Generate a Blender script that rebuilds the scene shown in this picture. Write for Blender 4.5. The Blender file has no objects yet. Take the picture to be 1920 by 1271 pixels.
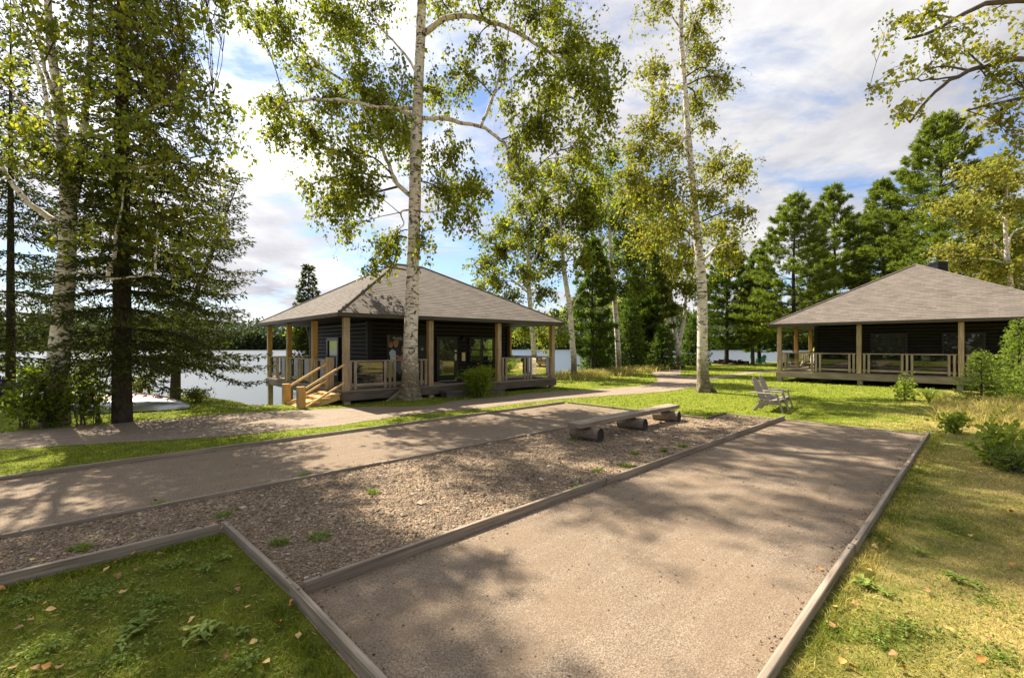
import bpy, math, random
import numpy as np
from mathutils import Vector

random.seed(5)
RNG = np.random.default_rng(5)
scn = bpy.context.scene
COL = scn.collection
CAMH, F, HX, HY = 1.8, 850.0, 960.0, 648.0


def P(px, py, Y):                       # a point of the photograph at a known distance
    return np.array([(px - HX) / F * Y, Y, CAMH - (py - HY) / F * Y])


def G(px, py, z=0.0):                   # the same on level ground
    Y = F * (CAMH - z) / (py - HY)
    return np.array([(px - HX) / F * Y, Y, z])


# ------------------------------------------------------------------ materials
MATS = {}


class NT:
    def __init__(s, name):
        s.m = bpy.data.materials.new(name)
        s.m.use_nodes = True
        s.t = s.m.node_tree
        s.t.nodes.clear()
        s.out = s.n('ShaderNodeOutputMaterial')
        MATS[name] = s.m

    def n(s, typ, **kw):
        nd = s.t.nodes.new(typ)
        for k, v in kw.items():
            if k.startswith('i_'):
                nd.inputs[k[2:].replace('_', ' ')].default_value = v
            else:
                setattr(nd, k, v)
        return nd

    def l(s, a, b):
        s.t.links.new(a, b)

    def mapping(s, src, scale):
        mp = s.n('ShaderNodeMapping')
        mp.inputs['Scale'].default_value = scale
        s.l(src, mp.inputs['Vector'])
        return mp.outputs[0]

    def noise(s, vec, scale, detail=4, rough=.55, dist=0.0):
        nd = s.n('ShaderNodeTexNoise')
        nd.inputs['Scale'].default_value = scale
        nd.inputs['Detail'].default_value = detail
        nd.inputs['Roughness'].default_value = rough
        nd.inputs['Distortion'].default_value = dist
        s.l(vec, nd.inputs['Vector'])
        return nd.outputs['Fac']

    def ramp(s, fac, stops):
        r = s.n('ShaderNodeValToRGB')
        e = r.color_ramp.elements
        while len(e) < len(stops):
            e.new(.5)
        for el, (p, c) in zip(e, stops):
            el.position = p
            el.color = (c, c, c, 1) if isinstance(c, (int, float)) else (*c, 1)
        s.l(fac, r.inputs[0])
        return r.outputs[0]

    def mix(s, fac, a, b, mode='MIX'):
        m = s.n('ShaderNodeMix', data_type='RGBA', blend_type=mode)
        for v, k in ((fac, 0), (a, 6), (b, 7)):
            if isinstance(v, (int, float)):
                m.inputs[k].default_value = v
            elif isinstance(v, tuple):
                m.inputs[k].default_value = (*v, 1)
            else:
                s.l(v, m.inputs[k])
        return m.outputs[2]

    def math(s, op, a, b=None, clamp=False):
        m = s.n('ShaderNodeMath', operation=op, use_clamp=clamp)
        for v, k in ((a, 0), (b, 1)):
            if v is None:
                continue
            if isinstance(v, (int, float)):
                m.inputs[k].default_value = v
            else:
                s.l(v, m.inputs[k])
        return m.outputs[0]

    def bump(s, h, strength, dist):
        b = s.n('ShaderNodeBump')
        b.inputs['Strength'].default_value = strength
        b.inputs['Distance'].default_value = dist
        s.l(h, b.inputs['Height'])
        return b.outputs[0]

    def bsdf(s, col, rough=.7, normal=None, metal=0.0, spec=.5):
        b = s.n('ShaderNodeBsdfPrincipled')
        if isinstance(col, tuple):
            b.inputs['Base Color'].default_value = (*col, 1)
        else:
            s.l(col, b.inputs['Base Color'])
        if isinstance(rough, (int, float)):
            b.inputs['Roughness'].default_value = rough
        else:
            s.l(rough, b.inputs['Roughness'])
        b.inputs['Metallic'].default_value = metal
        b.inputs['Specular IOR Level'].default_value = spec
        if normal is not None:
            s.l(normal, b.inputs['Normal'])
        return b.outputs[0]

    def done(s, sh):
        s.l(sh, s.out.inputs['Surface'])
        return s.m

    def co(s, what='Object'):
        return s.n('ShaderNodeTexCoord').outputs[what]


def m_wood(name, c1, c2, c3, rough=.75, along=1.6, across=26, bump=.35):
    t = NT(name)
    uv = t.co('UV')
    g = t.noise(t.mapping(uv, (along, across, 1)), 1.0, 7, .6, .4)
    s = t.noise(t.mapping(uv, (.9, 2.2, 1)), 1.3, 4, .6)
    c = t.ramp(g, [(.3, c1), (.52, c2), (.72, c3)])
    c = t.mix(t.ramp(s, [(.35, 0.0), (.75, .55)]), c, tuple(x * .55 for x in c1))
    return t.done(t.bsdf(c, rough, t.bump(g, bump, .006), spec=.25))


def m_leaf(name, cols, tr, trmix=.45, rough=.6):
    t = NT(name)
    r = t.n('ShaderNodeNewGeometry').outputs['Random Per Island']
    n = len(cols)
    c = t.ramp(r, [(i / max(1, n - 1), k) for i, k in enumerate(cols)])
    ctr = t.mix(1.0, c, tr, 'MULTIPLY')
    b = t.bsdf(c, rough, spec=.18)
    tl = t.n('ShaderNodeBsdfTranslucent')
    t.l(ctr, tl.inputs['Color'])
    mx = t.n('ShaderNodeMixShader')
    mx.inputs[0].default_value = trmix
    t.l(b, mx.inputs[1])
    t.l(tl.outputs[0], mx.inputs[2])
    return t.done(mx.outputs[0])


def m_plain(name, col, rough=.5, metal=0.0, spec=.5, var=.25, scale=6):
    t = NT(name)
    n = t.noise(t.co('Object'), scale, 5, .6)
    c = t.mix(t.ramp(n, [(.3, 0.0), (.8, 1.0)]), tuple(x * (1 + var) for x in col), tuple(x * (1 - var) for x in col))
    return t.done(t.bsdf(c, rough, t.bump(n, .15, .004), metal, spec))


def m_birch(name, dark=1.0):
    t = NT(name)
    uv = t.co('UV')
    base = t.noise(t.mapping(uv, (3, 3, 1)), 1.5, 5, .6)
    c = t.ramp(base, [(.25, (.46, .39, .31)), (.5, (.72, .65, .55)), (.75, (.86, .80, .71))])
    lent = t.noise(t.mapping(uv, (3.2, 15, 1)), 1.0, 5, .62, .8)
    c = t.mix(t.ramp(lent, [(.57, 0.0), (.605, .92 * dark)]), c, (.045, .035, .028))
    pat = t.noise(t.mapping(uv, (3.4, 3.6, 1)), 1.0, 7, .7, 1.6)
    c = t.mix(t.ramp(pat, [(.54, 0.0), (.585, .92 * dark)]), c, (.04, .032, .026))
    sep = t.n('ShaderNodeSeparateXYZ')
    t.l(uv, sep.inputs[0])
    low = t.math('MULTIPLY', t.math('SUBTRACT', 2.3, sep.outputs[1]), .5, True)
    rg = t.noise(t.mapping(uv, (7, 7, 1)), 1.6, 7, .7, .6)
    lf = t.ramp(t.math('ADD', t.math('MULTIPLY', low, .55), t.math('SUBTRACT', rg, .52)), [(.12, 0.0), (.35, 1.0)])
    c = t.mix(lf, c, t.ramp(rg, [(.32, (.045, .034, .022)), (.5, (.17, .14, .085)), (.68, (.36, .31, .22))]))
    h = t.math('ADD', t.math('MULTIPLY', rg, .6), t.math('MULTIPLY', pat, .5))
    return t.done(t.bsdf(c, .8, t.bump(h, .7, .02), spec=.2))


def m_bark(name, c1, c2):
    t = NT(name)
    uv = t.co('UV')
    g = t.noise(t.mapping(uv, (22, 5, 1)), 1.0, 7, .7, 1.0)
    return t.done(t.bsdf(t.ramp(g, [(.3, c1), (.7, c2)]), .9, t.bump(g, .9, .02), spec=.15))


def grass_color(t, k=1.0):
    pos = t.n('ShaderNodeNewGeometry').outputs['Position']
    sep = t.n('ShaderNodeSeparateXYZ')
    t.l(pos, sep.inputs[0])
    tt = t.math('ADD', t.math('MULTIPLY', sep.outputs[0], -.694), t.math('MULTIPLY', sep.outputs[1], .72))
    bias = t.math('MINIMUM', t.math('SUBTRACT', .17, t.math('MULTIPLY', t.math('ADD', tt, 1.0), .062)), .15)   # drier to the right
    bias = t.math('MAXIMUM', bias, -.10)
    n1 = t.noise(pos, .55, 5, .62)
    n2 = t.noise(pos, 3.1, 5, .65)
    n3 = t.noise(pos, 24, 3, .6)
    dry = t.math('ADD', t.math('ADD', t.math('MULTIPLY', n1, .55), t.math('MULTIPLY', n2, .45)), bias)
    green = t.ramp(n2, [(.3, (.095 * k, .135 * k, .010 * k)), (.7, (.225 * k, .255 * k, .020 * k))])
    near_shade = t.n('ShaderNodeMapRange')  # darkens the near green turf colour, standing in for tree shade
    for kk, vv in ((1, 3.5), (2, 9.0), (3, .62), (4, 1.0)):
        near_shade.inputs[kk].default_value = vv
    t.l(sep.outputs[1], near_shade.inputs[0])
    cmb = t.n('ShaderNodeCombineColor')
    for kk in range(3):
        t.l(near_shade.outputs[0], cmb.inputs[kk])
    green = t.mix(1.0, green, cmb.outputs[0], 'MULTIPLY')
    tan = t.ramp(n3, [(.3, (.30 * k, .23 * k, .07 * k)), (.7, (.46 * k, .36 * k, .15 * k))])
    return t.mix(t.ramp(dry, [(.47, 0.0), (.66, .9)]), green, tan), n2, n3, pos


def build_materials():
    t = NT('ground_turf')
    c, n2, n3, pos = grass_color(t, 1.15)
    f = t.noise(pos, 60, 3, .7)
    c = t.mix(t.ramp(f, [(.35, .55), (.65, 0.0)]), c, (.11, .10, .03))
    t.done(t.bsdf(c, .95, t.bump(f, .8, .03), spec=.1))
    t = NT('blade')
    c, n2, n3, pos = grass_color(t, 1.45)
    r = t.n('ShaderNodeNewGeometry').outputs['Random Per Island']
    c = t.mix(1.0, c, t.ramp(r, [(0, .45), (.6, .95), (1, 1.7)]), 'MULTIPLY')
    b = t.bsdf(c, .6, spec=.25)
    tl = t.n('ShaderNodeBsdfTranslucent')
    t.l(t.mix(1.0, c, (1.35, 1.45, .8), 'MULTIPLY'), tl.inputs[0])
    mx = t.n('ShaderNodeMixShader')
    mx.inputs[0].default_value = .4
    t.l(b, mx.inputs[1]); t.l(tl.outputs[0], mx.inputs[2])
    t.done(mx.outputs[0])
    # fine crushed stone of the courts and path
    for nm, c1, c2, c3, sc in (('court_gravel', (.072, .054, .037), (.215, .168, .118), (.40, .325, .245), 210),
                               ('path_gravel', (.14, .11, .08), (.29, .235, .178), (.46, .385, .30), 200)):
        t = NT(nm)
        pos = t.n('ShaderNodeNewGeometry').outputs['Position']
        f = t.noise(pos, sc, 2, .6)
        f2 = t.noise(pos, sc * .42, 3, .6)
        lg = t.noise(pos, .9, 5, .6)
        md = t.noise(pos, 6.0, 5, .65)
        c = t.ramp(t.math('ADD', t.math('MULTIPLY', f, .5), t.math('MULTIPLY', f2, .5)), [(.38, c1), (.5, c2), (.62, c3)])
        mp = t.n('ShaderNodeMapping'); mp.inputs['Rotation'].default_value = (0, 0, math.radians(-44))
        t.l(pos, mp.inputs[0])
        rake = t.noise(t.mapping(mp.outputs[0], (.45, 7, 1)), 1.0, 5, .6, .9)
        c = t.mix(t.ramp(rake, [(.42, .32), (.62, 0.0)]), c, (.14, .098, .062))
        c = t.mix(t.ramp(lg, [(.4, 0.0), (.7, .5)]), c, (.21, .148, .092))
        c = t.mix(t.ramp(md, [(.45, 0.0), (.75, .5)]), c, (.17, .125, .09))
        rust = t.noise(t.mapping(pos, (1, 1, 1)), 1.7, 3, .5)
        c = t.mix(t.ramp(rust, [(.70, 0.0), (.80, .45)]), c, (.26, .12, .05))
        t.done(t.bsdf(c, .95, t.bump(t.math('ADD', f2, t.math('MULTIPLY', md, .6)), .7, .012), spec=.15))
    t = NT('bed_gravel')
    pos = t.n('ShaderNodeNewGeometry').outputs['Position']
    v = t.n('ShaderNodeTexVoronoi')
    v.inputs['Scale'].default_value = 55
    t.l(pos, v.inputs['Vector'])
    lg = t.noise(pos, 1.1, 6, .65)
    sepc = t.n('ShaderNodeSeparateColor')
    t.l(v.outputs['Color'], sepc.inputs[0])
    c = t.ramp(sepc.outputs[0], [(.0, (.10, .068, .04)), (.5, (.25, .18, .115)), (1, (.43, .33, .22))])
    c = t.mix(t.ramp(lg, [(.42, 0.0), (.66, .75)]), c, (.10, .075, .052))
    t.done(t.bsdf(c, .95, t.bump(t.math('ADD', t.math('MULTIPLY', v.outputs['Distance'], -1.0), lg), .9, .02), spec=.15))
    t = NT('pebble')
    r = t.n('ShaderNodeNewGeometry').outputs['Random Per Island']
    t.done(t.bsdf(t.ramp(r, [(0, (.115, .08, .05)), (.4, (.23, .172, .115)), (.85, (.34, .262, .185)), (1, (.50, .41, .32))]), .85, spec=.2))
    m_wood('grey_board', (.17, .132, .095), (.32, .26, .195), (.46, .385, .30), along=1.1, across=34, bump=.6)
    m_wood('dark_board', (.075, .06, .048), (.145, .115, .09), (.24, .195, .155))
    m_wood('weathered_post', (.24, .18, .115), (.42, .335, .23), (.58, .48, .345))
    m_wood('amber_wood', (.40, .22, .065), (.56, .33, .11), (.68, .43, .17))
    m_wood('fresh_wood', (.58, .35, .12), (.74, .49, .21), (.84, .60, .30))
    m_wood('rail_wood', (.21, .16, .11), (.36, .29, .21), (.50, .42, .32))
    m_wood('dark_stain', (.009, .008, .0065), (.017, .015, .012), (.028, .024, .019), .55, bump=.2)
    m_wood('fascia_wood', (.05, .042, .03), (.085, .072, .05), (.12, .10, .075), .6)
    m_plain('black_frame', (.010, .010, .010), .35)
    m_plain('steel', (.55, .54, .50), .35, .9)
    m_plain('pale_sill', (.55, .53, .5), .5)
    m_plain('concrete', (.28, .26, .23), .9)
    m_plain('canoe_metal', (.50, .51, .53), .3, .85, var=.15)
    m_plain('canoe_red', (.20, .03, .018), .55)
    m_plain('chair_taupe', (.30, .255, .215), .55, var=.12)
    m_plain('chair_green', (.06, .36, .17), .5)
    m_plain('chair_violet', (.05, .025, .20), .5)
    m_plain('chair_white', (.75, .76, .74), .5)
    m_plain('bank_earth', (.045, .022, .015), .95, var=.5)
    m_plain('mat_black', (.008, .008, .008), .95)
    m_plain('notice_paper', (.62, .47, .20), .7, var=.1)
    t = NT('window_glass')      # dark room behind double glazing
    d = t.bsdf((.006, .007, .006), .25)
    g = t.n('ShaderNodeBsdfGlossy'); g.inputs['Roughness'].default_value = .015
    g.inputs['Color'].default_value = (.85, .9, .85, 1)
    fr = t.n('ShaderNodeFresnel'); fr.inputs['IOR'].default_value = 1.7
    mx = t.n('ShaderNodeMixShader')
    t.l(fr.outputs[0], mx.inputs[0]); t.l(d, mx.inputs[1]); t.l(g.outputs[0], mx.inputs[2])
    t.done(mx.outputs[0])
    t = NT('clear_glass')
    d = t.n('ShaderNodeBsdfTransparent'); d.inputs[0].default_value = (.93, .95, .93, 1)
    g = t.n('ShaderNodeBsdfGlossy'); g.inputs['Roughness'].default_value = .01
    fr = t.n('ShaderNodeFresnel'); fr.inputs['IOR'].default_value = 1.75
    mx = t.n('ShaderNodeMixShader')
    t.l(fr.outputs[0], mx.inputs[0]); t.l(d.outputs[0], mx.inputs[1]); t.l(g.outputs[0], mx.inputs[2])
    t.done(mx.outputs[0])
    t = NT('shingle')
    uv = t.co('UV')
    b = t.n('ShaderNodeTexBrick')
    b.offset = .5
    for k, vv in (('Color1', (.10, .084, .068, 1)), ('Color2', (.16, .137, .115, 1)), ('Mortar', (.085, .07, .058, 1))):
        b.inputs[k].default_value = vv
    for k, vv in (('Scale', 1.0), ('Mortar Size', .006), ('Brick Width', .30), ('Row Height', .15), ('Bias', .0)):
        b.inputs[k].default_value = vv
    t.l(uv, b.inputs['Vector'])
    n = t.noise(uv, 1.2, 6, .7)
    n2 = t.noise(uv, 90, 2, .6)
    st = t.noise(t.mapping(uv, (.8, 5, 1)), 1.6, 5, .7)
    c = t.mix(t.ramp(n, [(.35, 0.0), (.75, .5)]), b.outputs['Color'], (.20, .172, .145))
    c = t.mix(t.ramp(st, [(.5, 0.0), (.75, .55)]), c, (.115, .096, .08))
    c = t.mix(1.0, c, t.ramp(n2, [(.3, .75), (.7, 1.25)]), 'MULTIPLY')
    t.done(t.bsdf(c, .9, t.bump(t.math('ADD', t.math('MULTIPLY', n2, .5), n), .4, .01), spec=.2))
    t = NT('lake_water')
    pos = t.n('ShaderNodeNewGeometry').outputs['Position']
    w1 = t.noise(t.mapping(pos, (.9, 1.6, 1)), 1.6, 4, .6, .3)
    w2 = t.noise(t.mapping(pos, (1, 2.2, 1)), .12, 4, .6)
    h = t.math('ADD', w1, t.math('MULTIPLY', w2, 2.0))
    b = t.n('ShaderNodeBsdfPrincipled')
    b.inputs['Base Color'].default_value = (.04, .055, .065, 1)
    b.inputs['Roughness'].default_value = .30
    b.inputs['IOR'].default_value = 1.33
    t.l(t.bump(h, .30, .06), b.inputs['Normal'])
    t.done(b.outputs[0])
    m_birch('birch_bark')
    m_birch('birch_bark_far', .75)
    m_bark('twig_bark', (.06, .042, .03), (.13, .095, .068))
    m_bark('spruce_bark', (.018, .014, .011), (.085, .065, .05))
    m_bark('grey_bark', (.05, .042, .034), (.16, .135, .11))
    m_bark('log_bark', (.10, .075, .055), (.30, .24, .18))
    t = NT('log_end')
    uv = t.co('Object')
    n = t.noise(uv, 9, 5, .7)
    t.done(t.bsdf(t.ramp(n, [(.3, (.008, .007, .006)), (.75, (.06, .047, .037))]), .9, t.bump(n, .8, .02)))
    G1, G2, G3, Y1 = (.09, .115, .015), (.145, .172, .021), (.215, .238, .03), (.32, .295, .04)
    m_leaf('birch_leaf', [G1, G2, G2, G3, Y1], (1.75, 1.8, .85), .48)
    m_leaf('birch_leaf_warm', [G2, G3, (.17, .185, .028), (.22, .215, .036), (.27, .225, .038)], (1.9, 1.9, .9), .45)
    m_leaf('alder_leaf', [(.035, .06, .012), G1, G2, G3], (2.0, 2.3, .8), .45)
    m_leaf('yellow_leaf', [(.15, .175, .03), (.22, .235, .04), (.29, .285, .06), (.34, .29, .06)], (1.6, 1.6, .8), .35)
    m_leaf('olive_leaf', [(.09, .125, .018), (.14, .175, .025), (.20, .215, .032), (.27, .235, .036)], (2.0, 2.0, .9), .5)
    m_leaf('spruce_needle', [(.026, .032, .009), (.045, .055, .013), (.085, .095, .02)], (1.4, 1.5, .7), .35, .8)
    m_leaf('young_needle', [(.045, .08, .014), (.085, .125, .02), (.14, .18, .03)], (1.4, 1.6, .6), .35)
    m_leaf('bright_needle', [(.10, .15, .03), (.17, .23, .045), (.26, .31, .07)], (1.5, 1.6, .6), .5)
    m_leaf('pine_needle', [(.09, .12, .024), (.16, .195, .038), (.26, .285, .062)], (1.3, 1.5, .6), .35)
    m_leaf('cedar_leaf', [(.12, .17, .016), (.20, .26, .024), (.30, .35, .04)], (1.5, 1.6, .7), .45)
    m_leaf('maple_leaf', [(.14, .19, .025), (.24, .30, .05), (.36, .39, .09)], (1.4, 1.5, .7), .5)
    m_leaf('weed_leaf', [(.11, .16, .025), (.17, .225, .04), (.25, .30, .065)], (1.5, 1.7, .7), .3)
    m_leaf('dry_grass', [(.26, .24, .06), (.42, .35, .12), (.55, .45, .20), (.20, .23, .05)], (1.3, 1.3, .8), .45)
    m_leaf('far_foliage', [(.022, .040, .018), (.035, .058, .022), (.055, .080, .028), (.085, .10, .032)], (1.3, 1.5, .8), .2)
    m_leaf('litter_bits', [(.10, .06, .03), (.16, .10, .05), (.26, .17, .08), (.05, .035, .02)], (1, 1, 1), .1)
    for nm, c in (('fallen_tan', (.44, .29, .09)), ('fallen_brown', (.22, .115, .035)), ('fallen_yellow', (.55, .37, .04)),
                  ('fallen_orange', (.46, .19, .035))):
        m_plain(nm, c, .7, var=.3, scale=30)


build_materials()


# ------------------------------------------------------------------ mesh builder
def _template():
    sg, ax, quads, tris, fax = [], [], [], [], []
    def pt(s, a):
        sg.append(s); ax.append(a); return len(sg) - 1
    def pos(i):
        p = np.array(sg[i], float) * .8; p[ax[i]] = sg[i][ax[i]]; return p
    def put(ids, tag):
        p = [pos(i) for i in ids]
        n = np.cross(p[1] - p[0], p[2] - p[0])
        if n.dot(sum(p)) < 0:
            ids = ids[::-1]
        (quads if len(ids) == 4 else tris).append(ids)
        fax.append(tag) if len(ids) == 4 else None
    for a in range(3):
        b, c = (a + 1) % 3, (a + 2) % 3
        for s in (-1, 1):
            ids = []
            for u, v in ((-1, -1), (1, -1), (1, 1), (-1, 1)):
                q = [0, 0, 0]; q[a] = s; q[b] = u; q[c] = v
                ids.append(pt(q, a))
            put(ids, (a, s))
    for a in range(3):
        b, c = (a + 1) % 3, (a + 2) % 3
        for s1 in (-1, 1):
            for s2 in (-1, 1):
                ids = []
                for k, w in ((-1, a), (1, a), (1, b), (-1, b)):
                    q = [0, 0, 0]; q[a] = s1; q[b] = s2; q[c] = k
                    ids.append(pt(q, w))
                put(ids, None)
    for s in [(i, j, k) for i in (-1, 1) for j in (-1, 1) for k in (-1, 1)]:
        put([pt(list(s), a) for a in range(3)], None)
    return np.array(sg, float), np.array(ax), np.array(quads), np.array(tris), fax


SG, AX, BQ, BT, FAX = _template()
I3 = np.eye(3)


class MB:
    def __init__(s):
        s.V, s.UV, s.Q, s.T, s.QM, s.TM, s.QS, s.TS, s.n = [], [], [], [], [], [], [], [], 0

    def add(s, V, quads=None, tris=None, uv=None, mi=0, smooth=False):
        V = np.asarray(V, float)
        s.V.append(V)
        s.UV.append(np.zeros((len(V), 2)) if uv is None else np.asarray(uv, float))
        for f, L, M, S in ((quads, s.Q, s.QM, s.QS), (tris, s.T, s.TM, s.TS)):
            if f is not None and len(f):
                f = np.asarray(f, int)
                L.append(f + s.n)
                M.append(np.full(len(f), mi) if np.isscalar(mi) else np.asarray(mi))
                S.append(np.full(len(f), smooth))
        s.n += len(V)

    def box(s, c, h, axes=None, ch=.004, mi=0, fm=None):
        h = np.asarray(h, float)
        ch = min(ch, h.min() * .6)
        p = SG * (h - ch)
        i = np.arange(len(p))
        p[i, AX] = SG[i, AX] * h[AX]
        L = int(np.argmax(h))
        o = [k for k in range(3) if k != L]
        va = np.where(AX == o[0], o[1], o[0])
        u = np.where(AX == L, p[:, o[0]], p[:, L])
        v = np.where(AX == L, p[:, o[1]], p[i, va])
        ru, rv = random.uniform(0, 9), random.uniform(0, 9)
        m = mi
        if fm:
            m = np.array([fm.get(t, mi) if t else mi for t in FAX])
        ax = I3 if axes is None else np.asarray(axes, float)
        s.add(np.asarray(c, float) + p @ ax, BQ, None, np.stack([u + ru, v + rv], 1), m)
        # corners share the same vertices
        s.T.append(BT + s.n - len(p)); s.TM.append(np.full(len(BT), mi)); s.TS.append(np.full(len(BT), False))

    def beam(s, p0, p1, w, h, ch=.004, mi=0, up=(0, 0, 1)):
        p0, p1 = np.asarray(p0, float), np.asarray(p1, float)
        d = p1 - p0
        L = np.linalg.norm(d); d = d / L
        sd = np.cross(up, d); sd /= np.linalg.norm(sd)
        u = np.cross(d, sd)
        s.box((p0 + p1) / 2, (L / 2, w / 2, h / 2), np.array([d, sd, u]), ch, mi)

    def tube(s, pts, rad, n=6, mi=0, caps=True, wob=0.0, v0=0.0, rng=None):
        pts = np.asarray(pts, float); K = len(pts)
        rad = np.full(K, rad) if np.isscalar(rad) else np.asarray(rad, float)
        tg = np.gradient(pts, axis=0)
        tg /= np.maximum(np.linalg.norm(tg, axis=1, keepdims=True), 1e-9)
        ref = np.array([1.0, .13, .07]) if abs(tg[0][0]) < .8 else np.array([.1, 1.0, .05])
        a = np.linspace(0, 2 * np.pi, n + 1)
        ca, sa = np.cos(a), np.sin(a)
        V = np.zeros((K, n + 1, 3)); UV = np.zeros((K, n + 1, 2))
        d = np.concatenate([[0], np.cumsum(np.linalg.norm(np.diff(pts, axis=0), axis=1))])
        w = None
        for k in range(K):
            e1 = ref - tg[k] * ref.dot(tg[k]); e1 /= np.linalg.norm(e1); ref = e1
            e2 = np.cross(tg[k], e1)
            r = np.full(n + 1, rad[k])
            if wob:
                r = r * (1 + wob * np.sin(a * 3 + d[k] * 2.3) + wob * .7 * np.sin(a * 2 - d[k] * 3.7 + 1))
            V[k] = pts[k] + (ca * r)[:, None] * e1 + (sa * r)[:, None] * e2
            UV[k, :, 0] = a / (2 * np.pi) * 2 * np.pi * max(rad.mean(), .02)
            UV[k, :, 1] = d[k] + v0
        idx = np.arange(K * (n + 1)).reshape(K, n + 1)
        q = np.stack([idx[:-1, :-1], idx[:-1, 1:], idx[1:, 1:], idx[1:, :-1]], -1).reshape(-1, 4)
        s.add(V.reshape(-1, 3), q, None, UV.reshape(-1, 2), mi, True)
        if caps:
            for k, fl in ((0, True), (K - 1, False)):
                ring = V[k, :n]
                c = ring.mean(0)
                tr = [[n, (i + 1) % n, i] if fl else [n, i, (i + 1) % n] for i in range(n)]
                s.add(np.vstack([ring, c]), None, tr, None, mi)

    def build(s, name, mats, parent=None, kind=None):
        V = np.vstack(s.V)
        if parent is not None:
            V = V - ORG[parent.name]
        UV = np.vstack(s.UV)
        Q = np.vstack(s.Q) if s.Q else np.zeros((0, 4), int)
        T = np.vstack(s.T) if s.T else np.zeros((0, 3), int)
        m = bpy.data.meshes.new(name)
        m.vertices.add(len(V))
        m.vertices.foreach_set('co', V.astype(np.float32).ravel())
        lv = np.concatenate([Q.ravel(), T.ravel()])
        m.loops.add(len(lv))
        m.loops.foreach_set('vertex_index', lv.astype(np.int32))
        npoly = len(Q) + len(T)
        m.polygons.add(npoly)
        ls = np.concatenate([np.arange(len(Q)) * 4, len(Q) * 4 + np.arange(len(T)) * 3])
        m.polygons.foreach_set('loop_start', ls.astype(np.int32))
        mi = np.concatenate((s.QM or [np.zeros(0)]) + (s.TM or [np.zeros(0)]))
        sm = np.concatenate((s.QS or [np.zeros(0)]) + (s.TS or [np.zeros(0)]))
        m.polygons.foreach_set('material_index', mi.astype(np.int32))
        m.polygons.foreach_set('use_smooth', sm.astype(bool))
        uvl = m.uv_layers.new(name='UVMap')
        uvl.data.foreach_set('uv', UV[lv].astype(np.float32).ravel())
        m.update(calc_edges=True)
        m.validate()
        for x in ([mats] if isinstance(mats, str) else mats):
            m.materials.append(MATS[x])
        o = bpy.data.objects.new(name, m)
        COL.objects.link(o)
        if parent is not None:
            o.parent = parent
            ORG[o.name] = ORG[parent.name]
        else:
            ORG[o.name] = np.zeros(3)
        if kind:
            o['kind'] = kind
        return o


ORG = {}


def tag(o, label, cat, group=None):
    o['label'] = label; o['category'] = cat
    if group:
        o['group'] = group
    return o


def thing(name, loc, label, cat, group=None):
    o = bpy.data.objects.new(name, None)
    o.empty_display_size = .2
    COL.objects.link(o)
    o.location = tuple(float(x) for x in loc)
    ORG[o.name] = np.array(o.location)
    return tag(o, label, cat, group)


def copy_tree(o, parent=None):
    c = o.copy(); COL.objects.link(c)
    if parent is not None:
        c.parent = parent
    for ch in list(o.children):
        copy_tree(ch, c)
    return c


def unit(v):
    v = np.asarray(v, float)
    return v / np.maximum(np.linalg.norm(v, axis=-1, keepdims=True), 1e-9)


def leaf_cards(mb, pos, axis, L, W, rng, fold=.12, mi=0):
    """one bent diamond face per leaf"""
    N = len(pos)
    d = unit(axis)
    s = unit(np.cross(d, rng.normal(size=(N, 3))))
    n = np.cross(d, s)
    L = np.broadcast_to(L, N)[:, None]; W = np.broadcast_to(W, N)[:, None]
    V = np.stack([pos, pos + d * L * .45 + s * W * .5 + n * W * fold, pos + d * L, pos + d * L * .45 - s * W * .5 + n * W * fold], 1)
    q = np.arange(N * 4).reshape(N, 4)
    mb.add(V.reshape(-1, 3), q, mi=mi)


# ------------------------------------------------------------------ terrain
SHORE = np.array([(-300, 60), (-120, 24), (-40, 18), (-22, 16.3), (-14, 15.7), (-11.5, 16.1), (-9.7, 14.9), (-8.5, 13.7), (-7.2, 13.55),
                  (-6.3, 14.4), (-6.8, 17), (-8.0, 20), (-8.6, 23), (-7.5, 27), (-4, 28.5), (0, 27.2), (4.5, 27.6), (8, 32), (12.5, 41),
                  (20, 48.5), (35, 51), (60, 64), (100, 95), (160, 200), (260, 420), (400, 900)], float)
WATER = -1.2


def shore_dist(x, y):
    p = np.stack([x, y], -1)
    best = np.full(x.shape, 1e9); sgn = np.ones(x.shape)
    for a, b in zip(SHORE[:-1], SHORE[1:]):
        ab = b - a
        t = np.clip(((p - a) @ ab) / ab.dot(ab), 0, 1)
        q = a + t[..., None] * ab
        d = np.linalg.norm(p - q, axis=-1)
        cr = ab[0] * (p[..., 1] - a[1]) - ab[1] * (p[..., 0] - a[0])
        near = d < best
        best = np.where(near, d, best)
        sgn = np.where(near, np.where(cr > 0, 1, -1), sgn)
    return best * sgn               # positive over the lake


def sstep(a, b, x):
    t = np.clip((x - a) / (b - a), 0, 1)
    return t * t * (3 - 2 * t)


T1 = P(768, 748, 14.6)


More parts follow.
